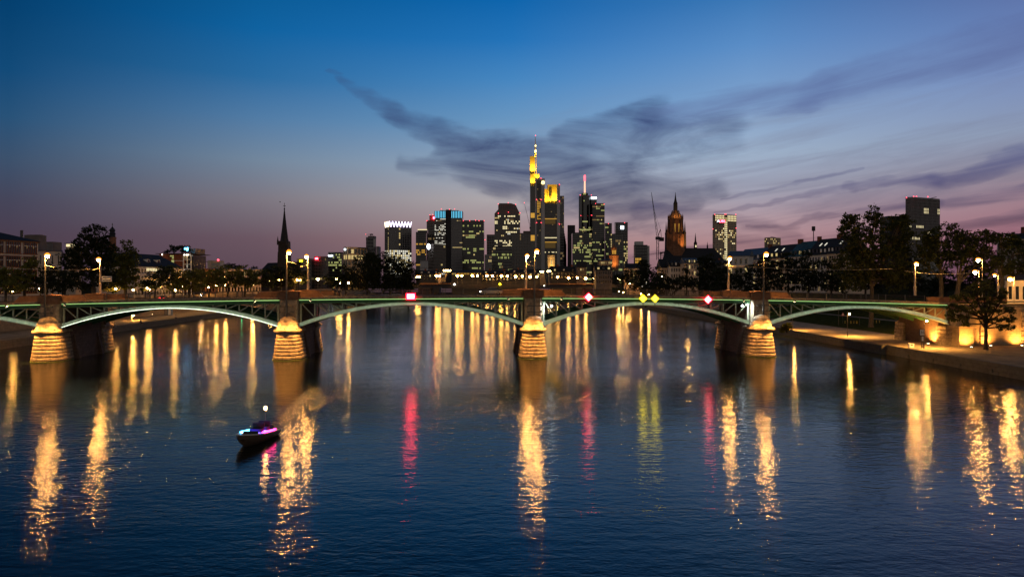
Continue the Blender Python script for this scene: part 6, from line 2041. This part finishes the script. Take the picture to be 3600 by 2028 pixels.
def person(label, loc, rz, pose, top, legs, seed=0):
    o = thing('person', label, 'person', (0, 0, 0), None)
    sit = pose == 'sit'
    hz = .12 if sit else .93
    J = {'pelvis': (0, 0, hz), 'waist': (0, .01, hz + .2), 'chest': (0, .02, hz + .42), 'neck': (0, .03, hz + .58), 'head0': (0, .05, hz + .66), 'head': (0, .06, hz + .76), 'crown': (0, .05, hz + .84)}
    V = list(J)
    E = [('pelvis', 'waist'), ('waist', 'chest'), ('chest', 'neck'), ('neck', 'head0'), ('head0', 'head'), ('head', 'crown')]
    rad = {'pelvis': .14, 'waist': .13, 'chest': (.17, .12), 'neck': .055, 'head0': .075, 'head': (.085, .10), 'crown': .06}
    for sd, n in ((-1, 'l'), (1, 'r')):
        sh, elb, wr = (sd * .19, .02, hz + .50), (sd * .25, .0 if sit else -.02, hz + .22), (sd * (.16 if sit else .24), .26 if sit else .06, hz + (.12 if sit else -.02))
        J.update({'sh' + n: sh, 'el' + n: elb, 'wr' + n: wr, 'ha' + n: (wr[0], wr[1] + (.09 if sit else .02), wr[2] - (.02 if sit else .09))})
        E += [('chest', 'sh' + n), ('sh' + n, 'el' + n), ('el' + n, 'wr' + n), ('wr' + n, 'ha' + n)]
        rad.update({'sh' + n: .065, 'el' + n: .045, 'wr' + n: .03, 'ha' + n: .035})
        h = J['ha' + n]
        for f in range(5):
            fx, ln = (f - 2) * .016 if f else -sd * .05, (.05, .08, .09, .085, .065)[f]
            nm = 'f%d%s' % (f, n)
            J[nm] = (h[0] + fx, h[1] + (ln if sit else .01), h[2] - (.01 if sit else ln))
            E.append(('ha' + n, nm))
            rad[nm] = .009
        kn = (sd * .12, .46, hz + .02) if sit else (sd * .1, .03 + sd * .06, .5)
        an = (sd * .12, .48, hz - .42) if sit else (sd * .1, -.02 + sd * .14, .09)
        J.update({'hp' + n: (sd * .10, .02, hz - .03), 'kn' + n: kn, 'an' + n: an, 'to' + n: (an[0], an[1] + .17, an[2] - .05)})
        E += [('pelvis', 'hp' + n), ('hp' + n, 'kn' + n), ('kn' + n, 'an' + n), ('an' + n, 'to' + n)]
        rad.update({'hp' + n: .09, 'kn' + n: .062, 'an' + n: .042, 'to' + n: .035})
    V = list(J)
    ix = {v: i for i, v in enumerate(V)}
    skin_obj('body', [J[v] for v in V], [(ix[a], ix[b_]) for a, b_ in E], [rad[v] for v in V], 'skin', o)

    def wear(nm, vs, grow, m):
        es = [(a, b_) for a, b_ in E if a in vs and b_ in vs]
        i2 = {v: i for i, v in enumerate(vs)}
        rr = [tuple(q + grow for q in rad[v]) if isinstance(rad[v], tuple) else rad[v] + grow for v in vs]
        skin_obj(nm, [J[v] for v in vs], [(i2[a], i2[b_]) for a, b_ in es], rr, m, o)
    wear('jacket', ['pelvis', 'waist', 'chest', 'shl', 'ell', 'wrl', 'shr', 'elr', 'wrr'], .022, top)
    wear('trousers', ['pelvis', 'hpl', 'knl', 'anl', 'hpr', 'knr', 'anr'], .018, legs)
    hd = Vector(J['head'])
    MB().ball(hd + Vector((0, -.025, .035)), .112, 10, 1.05).build('hair', 'hair', o, True)
    fc = MB()
    for sd in (-1, 1):
        fc.ball(hd + Vector((sd * .035, .088, .0)), .012, 6)
    fc.build('eyes', 'black_paint', o)
    MB().loft([[(hd.x + a, hd.y + .09, hd.z + b_) for a, b_ in ((-.012, -.035), (.012, -.035), (0, .0))], [(hd.x + a * .5, hd.y + .12, hd.z - .03 + b_ * .2) for a, b_ in ((-.012, -.035), (.012, -.035), (0, .0))]]).build('nose', 'skin', o)
    MB().box(hd.x - .025, hd.x + .025, hd.y + .085, hd.y + .092, hd.z - .06, hd.z - .052).build('mouth', 'red_paint', o)
    o.location = loc
    o.rotation_euler.z = rz
    return o


for x, y, lab, top, lg in ((405, 1147, 'person in pale top sitting on the left quay edge beside a darker dressed one', 'cloth_pale', 'cloth_dark'), (415, 1146, 'person in dark clothes sitting on the left quay edge beside a paler one', 'cloth_dark', 'cloth_pale'),
                           (480, 1134, 'person in dark clothes sitting alone on the left quay near the parked people', 'cloth_dark', 'cloth_dark'), (612, 1118, 'person in pale top sitting alone farther along the left quay edge', 'cloth_pale', 'cloth_dark')):
    D_ = 11.48 * F / (y - HY)
    person(lab, (bank_l(D_) - .18, D_, 1.72), -math.pi / 2 - .1, 'sit', top, lg)
for s, t, lab, top, rz_ in ((-31.3, 1.2, 'person in dark jacket walking on the bridge pavement right of the second pier', 'cloth_dark', -1.5), (-30.6, 1.6, 'person in pale jacket walking on the bridge pavement beside a darker one', 'cloth_pale', -1.6)):
    person(lab, bw(s, t, zg(s) + .56), rz_ + BA, 'stand', top, 'cloth_dark')
for x, D_, lab, top in ((2398, 262, 'person in pale jacket standing on the right promenade seen under the third arch', 'cloth_pale'), (2428, 258, 'person in dark jacket standing on the right promenade seen under the third arch', 'cloth_dark')):
    c = P(x, HY, D_)
    person(lab, (max(c.x, 72), D_, 1.6), 2.4, 'stand', top, 'cloth_dark')
# beer table and benches on the right promenade
c = Vector((75.5, 255, 1.6))
o = thing('picnic_table', 'wooden table with benches on the right promenade under the third arch', 'table', c)
MB().box(c.x - 1.1, c.x + 1.1, c.y - .35, c.y + .35, c.z + .70, c.z + .76).build('tabletop', 'frame_cream', o)
for sd in (-1, 1):
    MB().box(c.x - 1.1, c.x + 1.1, c.y + sd * .7 - .13, c.y + sd * .7 + .13, c.z + .42, c.z + .47).build('bench', 'frame_cream', o)
    MB().box(c.x + sd * .8 - .05, c.x + sd * .8 + .05, c.y - .75, c.y + .75, c.z + .3, c.z + .415).build('stretcher', 'pole', o)
    MB().box(c.x + sd * .8 - .04, c.x + sd * .8 + .04, c.y - .3, c.y + .3, c.z, c.z + .699).build('leg', 'pole', o)

# ---------------------------------------------------------------- motor boat with coloured light strips, bow towards the camera
o = thing('motor_boat', 'small dark motor boat with pink and blue light strips and an amber mast light', 'boat', (0, 0, 0))
st = []
for t in [i / 12 for i in range(13)]:
    x = -2.9 + 5.8 * t                       # x: stern to bow
    w = 1.05 * (1 - max(0, (t - .45) / .55) ** 2.2) + .02
    zk = -.25 + .75 * max(0, (t - .6) / .4) ** 2
    zsh = .62 + .42 * t ** 2
    st.append([(x, 0, zk), (x + .05 * t, -w * .62, zk + .22 + .1 * t), (x + .1 * t, -w, zsh * .65), (x + .16 * t, -w * 1.02, zsh), (x + .16 * t, w * 1.02, zsh), (x + .1 * t, w, zsh * .65), (x + .05 * t, w * .62, zk + .22 + .1 * t)])
MB().loft(st).build('hull', 'hull', o, True)
dkp = []
for sd in (-1, 1):
    pts = [(-2.88 + 5.8 * t + .16 * t, sd * (1.05 * (1 - max(0, (t - .45) / .55) ** 2.2) + .04), .64 + .42 * t ** 2) for t in [i / 12 for i in range(13)]]
    MB().path(pts, [.05] * 13, 6).build('gunwale', 'hull_trim', o)
    MB().path([(x, y * .9, z + .13) for x, y, z in pts[2:8]], [.07] * 6, 6).build('light_strip', 'boat_pink' if sd > 0 else 'boat_cyan', o)
MB().box(-2.2, .9, -.8, .8, .66, .70).build('cockpit_floor', 'hull_trim', o)
MB().box(-2.0, .6, -.55, .3, .72, .76).build('floor_light', 'boat_blue', o)
for x in (-1.6, -.4):
    sb = MB().box(x - .3, x + .3, -.5, .5, .77, 1.05).build('seat', 'cloth_dark', o)
    MB().box(x - .36, x - .26, -.5, .5, 1.05, 1.5).build('seat_back', 'cloth_dark', sb)
MB().loft([[(.95, -.75, .7), (.95, .75, .7), (1.0, .75, .7), (1.0, -.75, .7)], [(.7, -.62, 1.02), (.7, .62, 1.02), (.74, .62, 1.02), (.74, -.62, 1.02)]]).build('windshield', 'glass_dark', o)
MB().path([(-2.3, -.1, .6), (-2.3, -.1, 2.35)], [.05, .03], 6).build('mast', 'pole', o)
MB().ball((-2.3, -.1, 2.5), .10, 10, 1.5).build('mast_light', 'boat_amber', o, True)
en = MB().box(-3.35, -2.95, -.25, .25, .3, 1.0).build('outboard_motor', 'black_paint', o)
MB().tube((-3.2, 0, -.4), (-3.2, 0, .3), .09).build('motor_leg', 'black_paint', en)
MB().ball((2.4, 0, 1.15), .06, 6).build('bow_light', 'sign_white', o)
o.location = (-21.4, 57.6, 0)
o.rotation_euler = (0, R(-3), -math.pi / 2 - .06)
